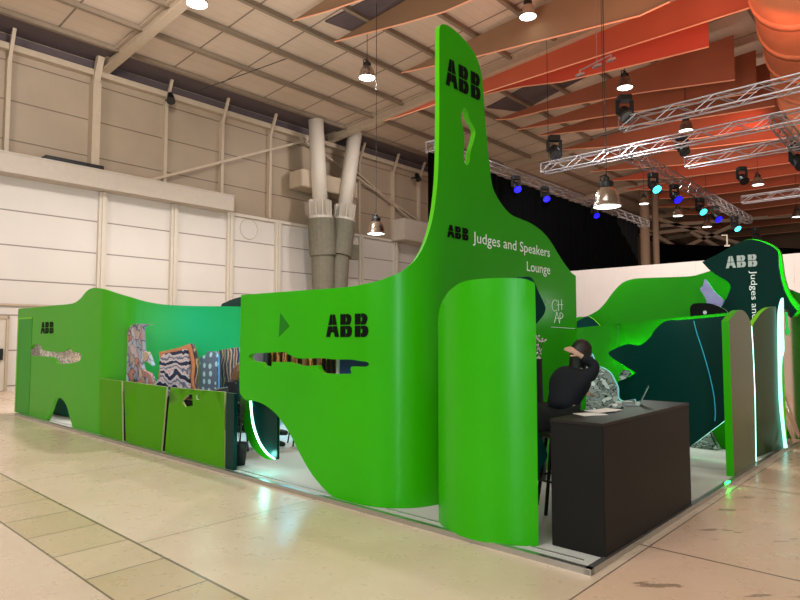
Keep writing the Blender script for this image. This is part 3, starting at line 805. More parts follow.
# small white lamp bracket above the dark panel
a = AT(727, 240, 14); T = thing('white_bracket', a, 'small white T-shaped fixture above the dark green panel', 'fixture')
bm = BM(); add_bar(bm, a - Z3 * .12, a + Z3 * .1, .022); add_bar(bm, a + Vector((-.12, 0, .11)), a + Vector((.01, 0, .11)), .022); add_box(bm, a - Z3 * .13, (.05, 0, 0), (0, .03, 0), (0, 0, .015)); obj('fixture_body', bm, M['steelw'], T)

# ================================================================== THE STAND
bm = BM(); uvbox(bm, .02, 12.75, .02, 9.5, 0, .035); o = obj('stand_platform', bm, M['carpet'])
tag(o, 'pale grey raised platform under the whole green stand', 'platform')
bm = BM(); uvbox(bm, -.03, 12.8, -.03, .02, 0, .045); uvbox(bm, -.03, .02, -.03, 9.5, 0, .045)
uvbox(bm, .1, 12.7, .12, .135, .03, .04)
tag(obj('platform_edging', bm, M['alu']), 'aluminium edging strip around the grey platform', 'edging')

G = [M['green'], M['greenI'], M['rim']]
# --- big front wall with tower
front = arcpath((4.53, .05), (2.4, .65), .6, -PI / 2, -PI, (1.8, PU(578, 400, 1.8)[0]), 16)
SE = front.L[-1]
def Fp(*a, **k): return front.px(*a, **k)
out = pxl(front, [
 (241, 295, 1), (280, 292), (347, 287), (374, 282), (395, 274.5), (404, 269.5), (417, 257.5), (427, 238), (434, 211), (438, 175), (439.3, 120), (439.3, 60), (439.5, 30), (441.5, 24.5),
 (448, 25.5), (460, 35), (472.5, 50), (479.5, 65), (482.5, 82), (484.3, 107), (487, 140), (490, 170), (493, 188), (499.5, 201), (511, 214.5), (532, 224), (547, 236.5), (562, 260), (571, 272), (577, 276, 1),
 ('s', SE, .04, 1), ('s', front.px(440, 400)[0] + .0, .04)])
# replace the lower run from right to left by explicit points
low = [(440, 508), (410, 510.5), (386, 510), (368, 507), (350, 503), (335, 497.5), (326, 491), (311, 473), (299, 452), (291, 436), (283.5, 423.6), (275, 413), (264, 404.5), (254, 401), (247, 400.5), (243.5, 398), (242, 391)]
top_sz = [front.px(p[0], p[1]) for p in [
 (241, 295), (280, 292), (347, 287), (374, 282), (395, 274.5), (404, 269.5), (417, 257.5), (427, 238), (434, 211), (438, 175), (439.3, 120), (439.3, 60), (439.5, 30), (441.5, 24.5),
 (448, 25.5), (460, 35), (472.5, 50), (479.5, 65), (482.5, 82), (484.3, 107), (487, 140), (490, 170), (493, 188), (499.5, 201), (511, 214.5), (532, 224), (547, 236.5), (562, 260), (571, 272), (577, 276)]]
low_sz = [(s, max(z, .037)) for s, z in [front.px(*p) for p in low]]
sl = top_sz[0][0]
pts = [top_sz[0] + (1,)] + top_sz[1:-1] + [(SE, top_sz[-1][1], 1), (SE, .037, 1)] + [low_sz[0] + (1,)] + low_sz[1:-1] + [(sl, low_sz[-1][1])]
outer = cr(pts)
TW = thing('green_tower_wall', front.pt(2.0, 0), 'long curved lime green front wall that sweeps up into the tall tower', 'display wall')
# holes
slot = pxl(front, [(248.5, 357), (252, 353.5), (262, 353), (283, 352), (287, 353.5), (294, 357), (300, 358.5), (310, 358.5), (320, 358), (335, 359.5), (350, 359.5), (360, 361), (367, 362), (369, 364.5), (365, 367), (352, 366.5), (350.5, 369), (351, 373.5), (345, 374), (323, 373.5), (319, 370), (317, 365.5), (308, 366), (300, 365.5), (290, 362.5), (284, 362), (280, 362.5), (272, 362), (271.5, 366), (264, 366), (261, 362.5), (252, 361)])
tri = pxl(front, [(280.5, 313, 1), (289.5, 326, 1), (279, 337, 1)])
th = pxl(front, [(461.8, 112), (464.5, 108), (467.5, 112), (469.5, 119), (474, 127), (475.5, 132), (473.5, 142), (470.5, 152), (469.5, 161), (467, 165), (464, 161), (464, 150), (464.5, 140), (463, 128), (461.5, 120)])
bm = BM(); sheet(bm, front, [outer, slot, th], .06)
obj('wall_sheet', bm, G, TW)
# triangle relief
bm = BM(); sheet(bm, front, [tri], .003, -.004); obj('triangle_inlay', bm, m_green('darker_green_inlay', (22, 122, 16), .5), TW)
s0, z0 = front.px(326.5, 336.5); s1, z1_ = front.px(368.5, 338); zt = front.px(347, 314)[1]
logo(TW, front, s0, front.px(347, 337)[1], s1 - s0, zt - front.px(347, 337)[1], M['black'], -.008)
s0, z0 = front.px(445.5, 86.5); s1 = front.px(480, 98)[0]; zt = front.px(462, 66)[1]; zb = front.px(462, 92.5)[1]
logo(TW, front, s0, zb, s1 - s0, zt - zb, M['black'], -.008)
s0 = front.px(447, 237)[0]; s1 = front.px(468, 240)[0]; zt = front.px(457, 226.5)[1]; zb = front.px(457, 238.8)[1]
logo(TW, front, s0, zb, s1 - s0, zt - zb, M['black'], -.008)
s0, zb = front.px(472.5, 242.5); s1 = front.px(549.5, 257)[0]; zt = front.px(476, 232)[1]
zb = front.px(476, 242.8)[1]
text_on(TW, 'lettering', 'Judges and Speakers', front, s0, zb, s1 - s0, zt - zb, M['white'], -.006)
s0 = front.px(526.5, 270)[0]; zb2 = front.px(529, 271.2)[1]
text_on(TW, 'lettering', 'Lounge', front, s0, zb2, s1 - s0, zt - zb, M['white'], -.006)
s0, zb3 = front.px(538, 301); s1b = front.px(549, 302)[0]
text_on(TW, 'small_lettering', 'By', front, front.px(545.5, 302)[0], front.px(546, 303)[1], s1b - front.px(545.5, 302)[0], .045, M['grey'], -.006)
# C H / A P sign in thin strokes
def strokes(name, segs, r=.0035):
    bm = BM()
    for sg in segs:
        add_tube(bm, [front.pt(*front.px(*p), -.006) for p in sg], r, 4)
    obj(name, bm, M['white'], TW)
circ = lambda cx, cy, rx, ry, a0, a1, n=14: [(cx + rx * math.cos(a0 + (a1 - a0) * i / n), cy + ry * math.sin(a0 + (a1 - a0) * i / n)) for i in range(n + 1)]
strokes('thin_letter', [circ(554.6, 305.5, 3, 5.6, -.8, -5.5)])
strokes('thin_letter', [[(557.8, 300), (558.2, 311)], [(561, 299.5), (561.4, 310)], [(556.5, 305), (562.5, 304.5)]])
strokes('thin_letter', [[(554, 323), (556.5, 312), (559.2, 323.5)], [(555, 318.5), (561, 318)]])
strokes('thin_letter', [[(559.2, 323.5), (559.6, 313)], circ(559.8, 315.6, 2.7, 3, -1.6, 1.6)])
strokes('thin_rule', [[(551, 327), (574.5, 328.6)]], .0035)

# --- slot backdrops inside the lounge
T = thing('back_bar', W(2.5, .5, .035), 'warmly lit shelf wall glimpsed through the slot in the front wall', 'shelf')
bm = BM(); uvbox(bm, 2.0, 4.75, .5, .56, 1.22, 2.0); obj('shelf_panel', bm, M['bar'], T)
for u_ in (2.1, 2.6): bm = BM(); uvbox(bm, u_, u_ + .1, .5, .56, .037, 1.22); obj('leg', bm, M['blackm'], T)
bm = BM(); uvbox(bm, 2.0, 4.75, .36, .5, 1.22, 1.235); obj('shelf_board', bm, M['blackm'], T)
q = PV(372, 366, .42); q2 = PV(340, 366, .42)
bm = BM(); uvbox(bm, q[0] - .1, q2[0], .42, .45, 1.236, 1.9); obj('blue_panel', bm, M['bluep'], T)
q = PV(248, 366, .4); q2 = PV(266, 366, .4); bm = BM(); uvbox(bm, q2[0], 4.75, .38, .46, 1.236, 1.66, .03); obj('grey_cushion', bm, mat('grey_blue_fabric', (120, 120, 140), .7, noise=.2), T)
for k in range(15):
    px = 269 + k * 4.9; u, z = PV(px, 360, .42); bm = BM(); h = random.uniform(.1, .17); zb_ = 1.236
    add_lathe(bm, W(u, .43, zb_), [(.001, 0), (.022, 0), (.022, h * 1.5), (.009, h * 2), (.009, h * 2.6), (.001, h * 2.6)], 8); obj('bottle', bm, M[random.choice(['bar', 'blackm', 'paper', 'hem'])], T)

# --- leaf-shaped glowing return at the wall's left end
T = thing('leaf_return_panel', W(4.4, .5, .035), 'rounded dark green leaf panel with a white glowing edge beneath the front wall', 'panel')
lp = uvpath([(4.6, .35), (3.6, .35)])
bm = BM(); o = pxl(lp, [(242.5, 395), (243, 420), (246, 435), (252, 447), (260, 455), (268, 459.5), (276, 459.5, 1), (277, 395, 1)])
sheet(bm, lp, [o], .05); obj('green_leaf', bm, [M['greenI'], M['greenI'], M['rim']], T)
lp2 = uvpath([(4.6, .27), (3.6, .27)])
bm = BM(); o = pxl(lp2, [(253, 396, 1), (252.5, 412), (256, 430), (263, 447), (272, 458), (277, 459.5, 1), (277.3, 396, 1)])
sheet(bm, lp2, [o], .03); obj('dark_leaf', bm, [M['dark'], M['dark'], M['dark']], T)
c = cr([(250.5, 401), (251.5, 410), (253.5, 425), (259, 441), (267, 453), (275, 459)], closed=False)
bm = BM(); add_tube(bm, [lp2.pt(*lp2.px(p.x, p.y), .0) for p in c], [.016] * (len(c) - 8) + [.015 - .001 * i for i in range(8)], 8); obj('led_strip', bm, M['led'], T)

# --- small foreground curved panel
base = [(438.6, 521), (441, 525), (450, 531.5), (460, 536), (472, 540), (485, 542.8), (495, 544.3), (507, 545.3), (519, 546), (529, 546.3), (538.5, 546.2)]
cp = Path([FL(x, y, .035).xy for x, y in base])
CPn = thing('curved_front_panel', cp.pt(.5, .035), 'smaller curved lime green panel with rounded top standing before the tower', 'panel')
topp = [(438.3, 345), (439, 320), (442, 302), (449.5, 290.5), (460, 283), (470, 280), (490, 278.2), (514, 278), (524, 278.8), (529.5, 280.5), (532, 284.5)]
tz = [cp.px(max(p[0], 438.7), p[1]) for p in topp]; tz[0] = (0.0, tz[0][1]); tz[1] = (0.005, tz[1][1])
SC = cp.L[-1]
o = cr([(0.0, .037, 1), tz[0] + (1,)] + tz[1:-1] + [(SC, tz[-1][1]), (SC, .037, 1)][::1])
bm = BM(); sheet(bm, cp, [o], .05, step=.1); obj('panel_sheet', bm, [M['green'], M['greenI'], M['rim']], CPn)
# dark wavy liner behind it
b0 = Path([p for p in cp.p] + [FL(556, 545.2, .035).xy])
off = [b0.pt(s, 0, .14).xy for s in b0.L]; dp = Path(off)
DL = thing('dark_liner_panel', dp.pt(.6, .035), 'dark teal wavy-edged panel peeking out behind the small curved green panel', 'panel')
pr = [(515, 277.5), (522, 277), (530, 277), (534.5, 282), (539, 292.5), (544, 303), (545.5, 309), (543.5, 315), (537.5, 322.5), (533, 328), (530, 345), (528, 380), (530, 410), (535, 424), (541, 438), (545, 447), (547.5, 455), (545, 462), (542, 467.5), (536, 477), (530, 492), (528, 540)]
sz = [dp.px(*p) for p in pr]; sz[-1] = (sz[-1][0], .037, 1)
o = cr([(.35, .037, 1), (.35, 1.95, 1), ] + sz)
bm = BM(); sheet(bm, dp, [o], .03, step=.1); obj('liner_sheet', bm, [M['dark'], M['dark'], M['dark']], DL)

# --- left curved wall
UL = PV(16.3, 360, .06)[0]
left = arcpath((UL, .06), (8.72, .5), .44, -PI / 2, -PI, (8.28, 6.0), 14)
LT = thing('left_curved_wall', left.pt(4, .035), 'left olive green curved wall with slot window, small arch and rounded crest', 'display wall')
tp = [(16, 309), (54, 305.4), (72, 303.6), (79.5, 299.4), (87, 290.8), (93, 288), (100, 288.3), (107, 290), (120, 294), (144, 301), (165, 304.6), (195, 306), (240, 306.6)]
tz = [left.px(*p) for p in tp]; SL = left.L[-1]
arch = [left.px(*p) for p in [(72.5, 430), (70, 418), (67, 407), (63, 400), (59, 397.8), (55, 400), (51, 411), (47, 420), (44, 421)]]
arch = [(s, max(z, .037)) for s, z in arch]
o = cr([(0, tz[0][1], 1)] + tz[1:] + [(SL, tz[-1][1], 1), (SL, .037, 1), (arch[0][0], .037, 1)] + arch[1:-1] + [(arch[-1][0], .037, 1), (0, .037, 1)])
slotL = pxl(left, [(24, 351), (30, 349), (32.5, 345), (37, 344), (41, 346), (43, 350), (50, 351.5), (60, 352), (66, 350), (70, 348), (73, 351.5), (79, 353), (81.5, 356.5), (79, 361), (72, 363), (57, 363.5), (53, 358), (45, 356.5), (33, 356), (26, 354.5)])
bm = BM(); sheet(bm, left, [o, slotL], .05)
obj('wall_sheet', bm, [m_teal_glow(), M['greenI'], M['rim']], LT)
s0 = left.px(41, 333)[0]; s1 = left.px(53.5, 333)[0]; zt = left.px(47, 322)[1]; zb = left.px(47, 333.5)[1]
logo(LT, left, s0, zb, s1 - s0, zt - zb, M['black'], -.008)
# door-like recessed frame
d0, zt = left.px(19, 318); d1, _ = left.px(32.5, 318)
bm = BM(); sheet(bm, left, [[(d0, .04), (d0 + .03, .04), (d0 + .03, zt), (d0, zt)]], .014, -.012); sheet(bm, left, [[(d0, zt - .03), (d1, zt - .03), (d1, zt), (d0, zt)]], .014, -.012); obj('door_surround', bm, M['lime'], LT)
bm = BM(); sheet(bm, left, [[(d0 + .03, .04), (d1, .04), (d1, zt - .03), (d0 + .03, zt - .03)]], .006, -.006); obj('door_panel', bm, M['greenI'], LT)
# things seen through slot and arch
T = thing('stone_print_screen', W(11.2, .25, .035), 'pinkish stone-print board seen through the slot of the left wall', 'screen')
pb = uvpath([(13.4, .25), (9.0, .25)]); bm = BM(); x0_ = 13.4 - UL; sheet(bm, pb, [[(x0_, .04), (x0_ + .1, .04), (x0_ + .1, .95), (3.5, .95), (3.5, .04), (3.6, .04), (3.6, 1.9), (x0_, 1.9)]], .03); obj('print_board', bm, M['print6'], T)
T = thing('teal_board', W(10.6, .65, .035), 'teal board inside the small arch of the left wall', 'board')
pb = uvpath([(12.8, .42), (10.7, .62)]); bm = BM(); sheet(bm, pb, [[(.0, .04), (2.0, .04), (2.0, .92), (0, .92)]], .03); obj('board_sheet', bm, M['teal'], T)

# --- low fence of three panels
fp = uvpath([(8.6, .05), (4.5, .05)])
FE = thing('low_fence', W(6.4, .05, .035), 'low olive green fence of three slanted panels before the cushions', 'fence')
def fpoly(pts, holes=()):
    o = [fp.px(*p) for p in pts]; o = [Vector((s, max(z, .037))) for s, z in o]
    return [o] + [[Vector(fp.px(*p)) for p in h] for h in holes]
specs = [
 ([(99.5, 438), (122.2, 445.5), (121.6, 381), (99.5, 378.3)], ()),
 ([(125.8, 446), (161, 455), (166.6, 387), (123.8, 381)], ()),
 ([(164.6, 456), (224.5, 471), (224.5, 392), (170.2, 387.3)], ([(188, 394.5), (192.3, 394.5), (192.8, 405.6), (185.3, 407), (182, 401.3)], [(195.8, 395), (199, 395), (199, 400), (196, 399)])),
]
for pts, holes in specs:
    lo = fpoly(pts, holes); bm = BM(); sheet(bm, fp, lo, .025); obj('fence_panel', bm, [M['fence'], M['dark'], M['edge']], FE)
ue = 8.6 - fp.px(224.5, 471)[0]
bm = BM(); uvbox(bm, ue - .19, ue - .01, .05, .1, .037, .96); tag(obj('end_post', bm, M['dark'], FE), 'dark green end post')
bm = BM(); uvbox(bm, ue, 8.25, .08, .1, .037, .8); obj('backing', bm, M['black'], FE)

# patterned cushions / screens behind fence
def prt(name, v, pts, m, lb, cat, bulge=0, th=.05, em=None):
    p = uvpath([(9, v), (-2, v)]); o = pxl(p, pts); c = o[0]
    bm = BM(); sheet(bm, p, [o], th, bulge=bulge); x = obj(name, bm, [m, m, em or m]); return tag(x, lb, cat)
prt('printed_screen', .35, [(122, 385, 1), (121.5, 360), (122.5, 348), (126, 335), (130, 327), (134, 324), (142, 323.8), (150, 324.7), (142.5, 327), (142.5, 340), (143.5, 351), (147, 352), (149, 356), (152.5, 366, 1), (147, 362), (141.5, 362), (143, 370), (150, 374), (153, 382, 1), (155, 400, 1), ('s', 9 - 7.6, .5, 1)], M['print1'], 'hook-shaped screen printed with grey and orange rocks behind the fence', 'screen')
bc = prt('brush_print_cushion', .4, [(158, 384), (159, 376), (161, 362), (159, 352, 1), (168, 350.5), (178, 348), (188, 344.5), (191, 344), (194, 353), (196, 364), (195, 380), (197, 392, 1), (190, 400, 1), (165, 400, 1)], mat('orange_weave', (200, 132, 92), .8, noise=.3, nscale=30), 'big orange-edged cushion printed with navy and white brush strokes behind the fence', 'cushion', bulge=.03, th=.04, em=M['print4'])
pp = uvpath([(9, .4), (-2, .4)]); bm = BM()
sheet(bm, pp, [pxl(pp, [(160, 396), (160, 382), (164, 374), (163, 362), (166, 355), (173, 352.5), (182, 351), (189, 349), (191.5, 356), (193, 366), (192.5, 380), (194, 396)])], .01, -.05, bulge=.015)
obj('print_face', bm, M['print2'], bc)
prt('drop_print_cushion', 1.5, [(200, 398, 1), (200, 360), (202, 356.5), (206, 355), (208, 351.5), (215, 352), (217.5, 357), (218, 400, 1)], M['print3'], 'slate blue cushion with pale drops behind the fence', 'cushion', bulge=.03, th=.04)
prt('knit_print_cushion', 1.8, [(217, 400, 1), (217, 357), (218, 352), (222, 350), (230, 348.5), (238, 347.5), (239, 352), (238, 366), (239, 400, 1)], M['print4'], 'orange and grey knitted-look cushion at the fence end', 'cushion', bulge=.05, th=.1)
# dark round hood visible over the left wall near the tower wall
prt('dark_round_hood', 6.0, [(221, 306), (226, 302), (233, 299), (241, 297), (250, 298), (252, 330), (220, 330)], M['dark'], 'dark rounded hood with lit green rim above the left wall', 'hood', em=M['lime'], th=.3)

# --- inner walls of the right half
IG = [M['greenB'], M['greenB'], M['rim']]
g1 = uvpath([(3.2, 4.72), (-.3, 4.72)])
T1 = thing('inner_green_wall', W(1.4, 4.72, .035), 'bright green wall behind the seated person, edged with glow', 'display wall')
lft = g1.px(560, 330)[0]; e = g1.px(737, 312)
o = [(lft, g1.px(577, 329.5)[1], 1), (g1.px(650, 321.5)[0], g1.px(650, 320.3)[1], 1), (e[0], e[1], 1), (e[0], g1.px(722, 412)[1], 1), (g1.px(690, 434)[0], g1.px(690, 434)[1], 1), (g1.px(655, 450)[0], .04, 1), (lft, .04, 1)]
bm = BM(); sheet(bm, g1, [[Vector(p[:2]) for p in o]], .05); obj('wall_sheet', bm, IG, T1)
bm = BM(); s_, z_ = g1.px(617, 325); sheet(bm, g1, [[Vector((s_, .04)), Vector((s_ + .03, .04)), Vector((s_ + .03, z_)), Vector((s_, z_))]], .003, -.006); obj('seam_strip', bm, m_green('darker_green_seam', (30, 122, 6), .5), T1)  # thin band in a slightly darker green than the wall

dk = uvpath([(3.2, 4.5), (-.3, 4.5)])
T2 = thing('dark_inner_wall', W(1.1, 4.5, .035), 'dark green inner wall with wavy glowing left edge and slanted foot', 'display wall')
wavy = [(660, 322), (655.6, 329), (649, 338.6), (639, 345.3), (628, 344), (618.5, 347), (608.5, 352.6), (613, 358.5), (624, 365.5), (635.5, 373, 1), (629, 377), (618.5, 381.5), (617.2, 390), (619.5, 397), (626, 401.5), (637, 404)]
dko = pxl(dk, [(738, 314.5, 1), (704, 318, 1), (680, 320, 1)] + [(666, 321)] + wavy[1:] + [(645, 425), (655, 446, 1), (691, 446, 1), (724, 421, 1), (738, 411, 1)])
bm = BM(); sheet(bm, dk, [dko], .04); obj('wall_sheet', bm, [M['dark'], M['dark'], M['dark']], T2)
wl = cr([(738, 314.5), (704, 318), (680, 320), (666, 321.3)] + [(p[0], p[1]) for p in wavy[1:]], closed=False, n=4)
bm = BM(); add_tube(bm, [dk.pt(*dk.px(p.x + 2.6, p.y + 2.2), .085) for p in wl], .014, 6); obj('led_strip', bm, M['ledg'], T2)
bm = BM(); add_tube(bm, [dk.pt(*dk.px(x, y), .07) for x, y in ((656, 446.5), (690.5, 445.5), (724, 420.5), (736, 412))], .007, 6); obj('led_strip', bm, M['ledw'], T2)
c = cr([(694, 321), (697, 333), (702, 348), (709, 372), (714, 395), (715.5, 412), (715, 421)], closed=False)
bm = BM(); add_tube(bm, [dk.pt(*dk.px(p.x, p.y), -.006) for p in c], .006, 6); obj('sheen_line', bm, M['sheen_teal'], T2)  # glowing tube paints an LED reflection onto the dark wall
# green corner piece + cushion seen under the slanted foot
gb = uvpath([(2.2, 5.6), (-.3, 5.6)])
bm = BM(); o = pxl(gb, [(705, 434), (709, 428), (724, 418, 1), (735, 418, 1), (735, 453, 1), (724, 453, 1), (719, 448), (712, 441)]); sheet(bm, gb, [o], .04); tag(obj('green_corner_board', bm, IG), 'bright green board seen beneath the dark wall near the fins', 'board')
prt('stone_print_cushion', 5.5, [(688, 451.5, 1), (690, 441), (696, 438), (703, 430), (710, 432), (714, 440), (719, 449), (720, 451.5, 1)], M['print5'], 'grey stone-print cushion on the floor beneath the slanted dark wall', 'cushion', bulge=.08, th=.12)
# stone print screen behind person
prt('stone_print_screen', 4.0, [(584, 440, 1), (587, 380), (586, 362), (588, 353), (592, 355), (596, 365), (603, 368), (610, 373), (614, 380), (617.5, 388), (618, 398), (622, 401), (629, 400), (634, 399.5), (634.5, 402), (630, 405), (632, 440, 1)], M['print5'], 'tall grey stone-print cut-out board behind the seated person', 'screen', em=M['led'] and mat('pale_aqua_edge', (150, 215, 220), .5, noise=.05, emit=(120, 215, 220), es=.4))
prt('stone_print_fragment', 4.42, [(619.5, 377), (621, 372), (624, 370), (628, 370.5), (630.5, 374, 1), (626, 378), (620, 380)], M['print5'], 'small stone-print piece in the notch of the dark wall', 'screen')
# rear green wall, purple & black cut-outs, dark logo board
prt('rear_green_wall', 7.3, [(560, 330, 1), (577, 317.5), (586, 316.5), (597.5, 310.5), (605, 303), (614, 291), (623, 282.5), (634, 278.8), (650, 277.8), (675, 277), (692, 276), (702, 273.5), (712, 270.5), (740, 268, 1), ('s', 9.2, 2.3, 1), ('s', 9.2, .04, 1), ('s', 4.6, .04, 1)], M['greenB'], 'rear bright green wall with sloping rounded top', 'display wall', em=M['rim'])
prt('teal_hump_board', 7.0, [(572, 340, 1), (576, 323), (582.5, 318.5), (587, 316.3), (593, 319), (600, 326, 1), (606, 340, 1)], M['dark'], 'dark teal hump board peeking above the green wall', 'board', em=M['lime'])
prt('purple_cutout', 6.85, [(700, 289), (703, 286, 1), (704.5, 279.5), (707.5, 281.5), (714.5, 291.5), (723.5, 300.5), (720, 308), (716, 322, 1), (708, 322, 1), (706, 300)], M['purple'], 'purple and pale blue peaked cut-out before the rear green wall', 'cut-out', em=mat('pale_blue_edge', (150, 210, 235), .5, noise=.05))
bl = prt('black_cutout', 6.6, [(691, 322, 1), (690, 308), (693, 304), (699.5, 303), (710, 303.5), (719, 306.5), (727, 312), (727, 322, 1)], M['black'], 'black rounded cut-out with pale spot above the green wall', 'cut-out', em=M['grey'])
p66 = uvpath([(9, 6.6), (-2, 6.6)]); bm = BM(); sheet(bm, p66, [[Vector(p66.px(705 + 2 * math.cos(-t), 312.5 + 2 * math.sin(-t))) for t in [2 * PI * k / 14 for k in range(14)]]], .004, -.006); k_ = obj('pale_spot', bm, M['grey'], bl)
EP = uvpath([(4, 6.9), (-2.5, 6.9)])
T3 = thing('dark_logo_board', W(.5, 6.9, .035), 'tall dark green board with silver letters and glowing green right edge', 'display board')
Eo = pxl(EP, [(702, 262, 1), (718, 254), (735, 244.5), (747, 240), (756, 240.3), (766, 243.5), (776, 249.5), (778, 256), (779, 269), (783.5, 288.5), (790, 302), (797, 311, 1), (784, 325, 1), ('s', 3.8, 1.4, 1), ('s', 3.8, .04, 1), ('s', 3.2, .04, 1), (716, 320, 1), (719.5, 306), (726, 299), (730.5, 288), (728, 282), (712, 272)])
bm = BM(); sheet(bm, EP, [Eo], .05); obj('board_sheet', bm, [M['darkE'], M['dark'], M['dark']], T3)
Eg = uvpath([(4, 7.08), (-2.5, 7.08)])
o = pxl(Eg, [(735, 246, 1), (744.5, 240.5), (755, 239.2), (767, 242.3), (776, 247), (780.5, 252.5), (782, 260), (785, 279.5), (791, 294.5), (801, 306.5), (803, 312, 1), (786, 322, 1), ('s', 3.8, 1.5, 1), ('s', 3.8, .04, 1), ('s', 3.2, .04, 1), (740, 345, 1)])
bm = BM(); sheet(bm, Eg, [o], .1); obj('green_rim_sheet', bm, [M['greenI'], M['greenI'], M['lime']], T3)
c = cr([(748, 241), (756, 241.3), (766, 244.5), (775.5, 250), (777.5, 256), (778.5, 269), (783, 288.5), (789.5, 302), (796, 311)], closed=False)
bm = BM(); add_tube(bm, [EP.pt(*EP.px(p.x - 2.5, p.y + 1.5), .1) for p in c], .015, 6); obj('led_strip', bm, M['ledg'], T3)
c = cr([(702.5, 263.5), (713, 273), (728.5, 283), (730.5, 288), (726, 299), (719.5, 306)], closed=False)
bm = BM(); add_tube(bm, [EP.pt(*EP.px(p.x + 3, p.y), .1) for p in c], .015, 6); obj('led_strip', bm, M['ledg'], T3)
s0 = EP.px(726, 268)[0]; s1 = EP.px(757.5, 266)[0]; zt = EP.px(742, 255.3)[1]; zb = EP.px(742, 267.3)[1]
logo(T3, EP, s0, zb, s1 - s0, zt - zb, M['grey'], -.008)
s0 = EP.px(751.3, 290)[0]; hh = EP.px(757.5, 290)[0] - s0; zt = EP.px(754, 270.5)[1]; zb = EP.px(754, 319)[1]
text_on(T3, 'vertical_lettering', 'Judges and', EP, s0, zt, (zt - zb), hh, M['white'], -.006, rot=True)

# --- fins along the right edge
fa = uvpath([(.02, 3.4), (.02, 5.6)])
T4 = thing('olive_fin_panel', W(.05, 4.3, .035), 'tall olive green fin panel with bright lime side nearest the counter', 'panel')
s_l = fa.px(734, 477)[0]; s_r = fa.px(756, 464)[0]
o = cr([(s_l, .037, 1), (s_l, fa.px(731, 321)[1], 1), fa.px(734, 314.5), fa.px(737, 311.5), fa.px(740, 310), fa.px(744, 311), fa.px(748, 316), fa.px(751, 325), fa.px(752.5, 350), fa.px(754.5, 400), (s_r, .037, 1)])
bm = BM(); sheet(bm, fa, [[p for p in o]], .08); obj('panel_sheet', bm, [M['olive'], M['olive'], M['green']], T4)
bm = BM(); c = cr([fa.px(751.5, 326), fa.px(753, 350), fa.px(755, 400), (s_r + .0, .06)], closed=False); add_tube(bm, [fa.pt(p.x + .006, p.y, .0) for p in c], .004, 6); obj('led_strip', bm, M['led'], T4)
A1, B1 = FL(755, 458, .035), FL(785, 447.5, .035)
fb = Path([A1.xy, B1.xy])
T5 = thing('glowing_fin_panel', A1, 'second dark olive fin panel with a bright white glowing right edge', 'panel')
o = pxl(fb, [(757, 457, 1), (751.5, 332), (758.5, 316.5), (764, 310.5), (769, 307.5), (776, 306.5, 1), (777, 330), (779.5, 400), (784, 447, 1)])
bm = BM(); sheet(bm, fb, [o], .06); obj('panel_sheet', bm, [M['olived'], M['olived'], M['lime']], T5)
o = pxl(fb, [(777, 312), (779, 302), (781, 298), (781.5, 305), (781.3, 325), (782, 350), (780, 360), (779.6, 380), (781, 410), (784, 440), (785.5, 447, 1), (783, 448, 1), (781, 430), (778, 400), (777, 360), (776.6, 330)])
bm = BM(); sheet(bm, fb, [o], .02, -.03); obj('led_panel', bm, M['ledw'], T5)
A2 = FL(787, 446.5, .035); B2 = FL(900, 402, .035)
fc = Path([A2.xy, A2.xy + (B2.xy - A2.xy).normalized() * 2.6])
T6 = thing('mirror_fin_panel', A2, 'beige mirror-like fin panel at the right frame edge', 'panel')
o = [Vector(fc.px(781.5, 309)), Vector(fc.px(800, 311)), Vector((2.5, 2.0)), Vector((2.5, .04)), Vector((0.02, .04))]
bm = BM(); sheet(bm, fc, [o], .05); obj('panel_sheet', bm, [M['mirror'], M['mirror'], M['lime']], T6)
bm = BM(); sheet(bm, fc, [[Vector(fc.px(*p)) for p in ((785, 312), (786.3, 328), (785, 332), (787.5, 336), (790, 331.5), (788.2, 328), (787, 312))]], .004, -.008); obj('green_arrow', bm, M['ledg'] and mat('arrow_green', (20, 215, 90), .5, noise=.05, emit=(20, 215, 90), es=.5), T6)
bm = BM(); uvbox(bm, -.035, -.01, PU(727, 483, 0)[0] - .12, PU(727, 483, 0)[0] - .0, .045, .06); tag(obj('green_marker_light', bm, M['ledg']), 'tiny green light on the platform edging by the olive fin', 'light')

# --- counter
T = thing('reception_counter', W(.28, 1.3, .035), 'black box-shaped reception counter at the corner of the platform', 'counter')
ca = UV(FL(605.5, 558.6, .037)); cb = UV(FL(692.5, 505, .037)); cc = UV(FL(551, 545.5, .037))
cu0, cu1, cv0, cv1 = ca[0], cc[0], ca[1], cb[1]
bm = BM(); uvbox(bm, cu0, cu1, cv0, cv1, .037, .985, .004); obj('counter_body', bm, M['counter'], T)
bm = BM(); uvbox(bm, cu0 - .002, cu1 + .002, cv0 - .002, cv1 + .002, .986, 1.01, .003); obj('counter_top', bm, M['countertop'], T)
# papers
def sheetpaper(u, v, rot, lb, z):
    bm = BM(); c, s = math.cos(rot), math.sin(rot)
    a = U3 * c + V3 * s; b = -U3 * s + V3 * c
    add_box(bm, W(u, v, z), a * .08, b * .115, Z3 * .002); tag(obj('paper_sheet', bm, M['paper']), lb, 'paper')
for (px, py, ro, lb, z) in ((588, 413, .5, 'white paper sheet lying lowest on the counter top', 1.0125), (606, 409.5, .15, 'white paper sheet nearest the pouch on the counter', 1.0175), (594, 410.5, .3, 'white paper sheet on top of the other papers', 1.0225)):
    uu, vv = UV(FL(px, py, 1.02)); sheetpaper(min(max(uu, cu0 + .15), cu1 - .12), vv, ro, lb, z)
H = FL(640, 404, 1.02); av = Vector((H.x, H.y, 0)).normalized(); bv = Vector((-av.y, av.x, 0))
Tl = thing('laptop', Vector((H.x, H.y, 1.011)), 'thin open laptop at the far end of the counter, seen edge-on', 'laptop')
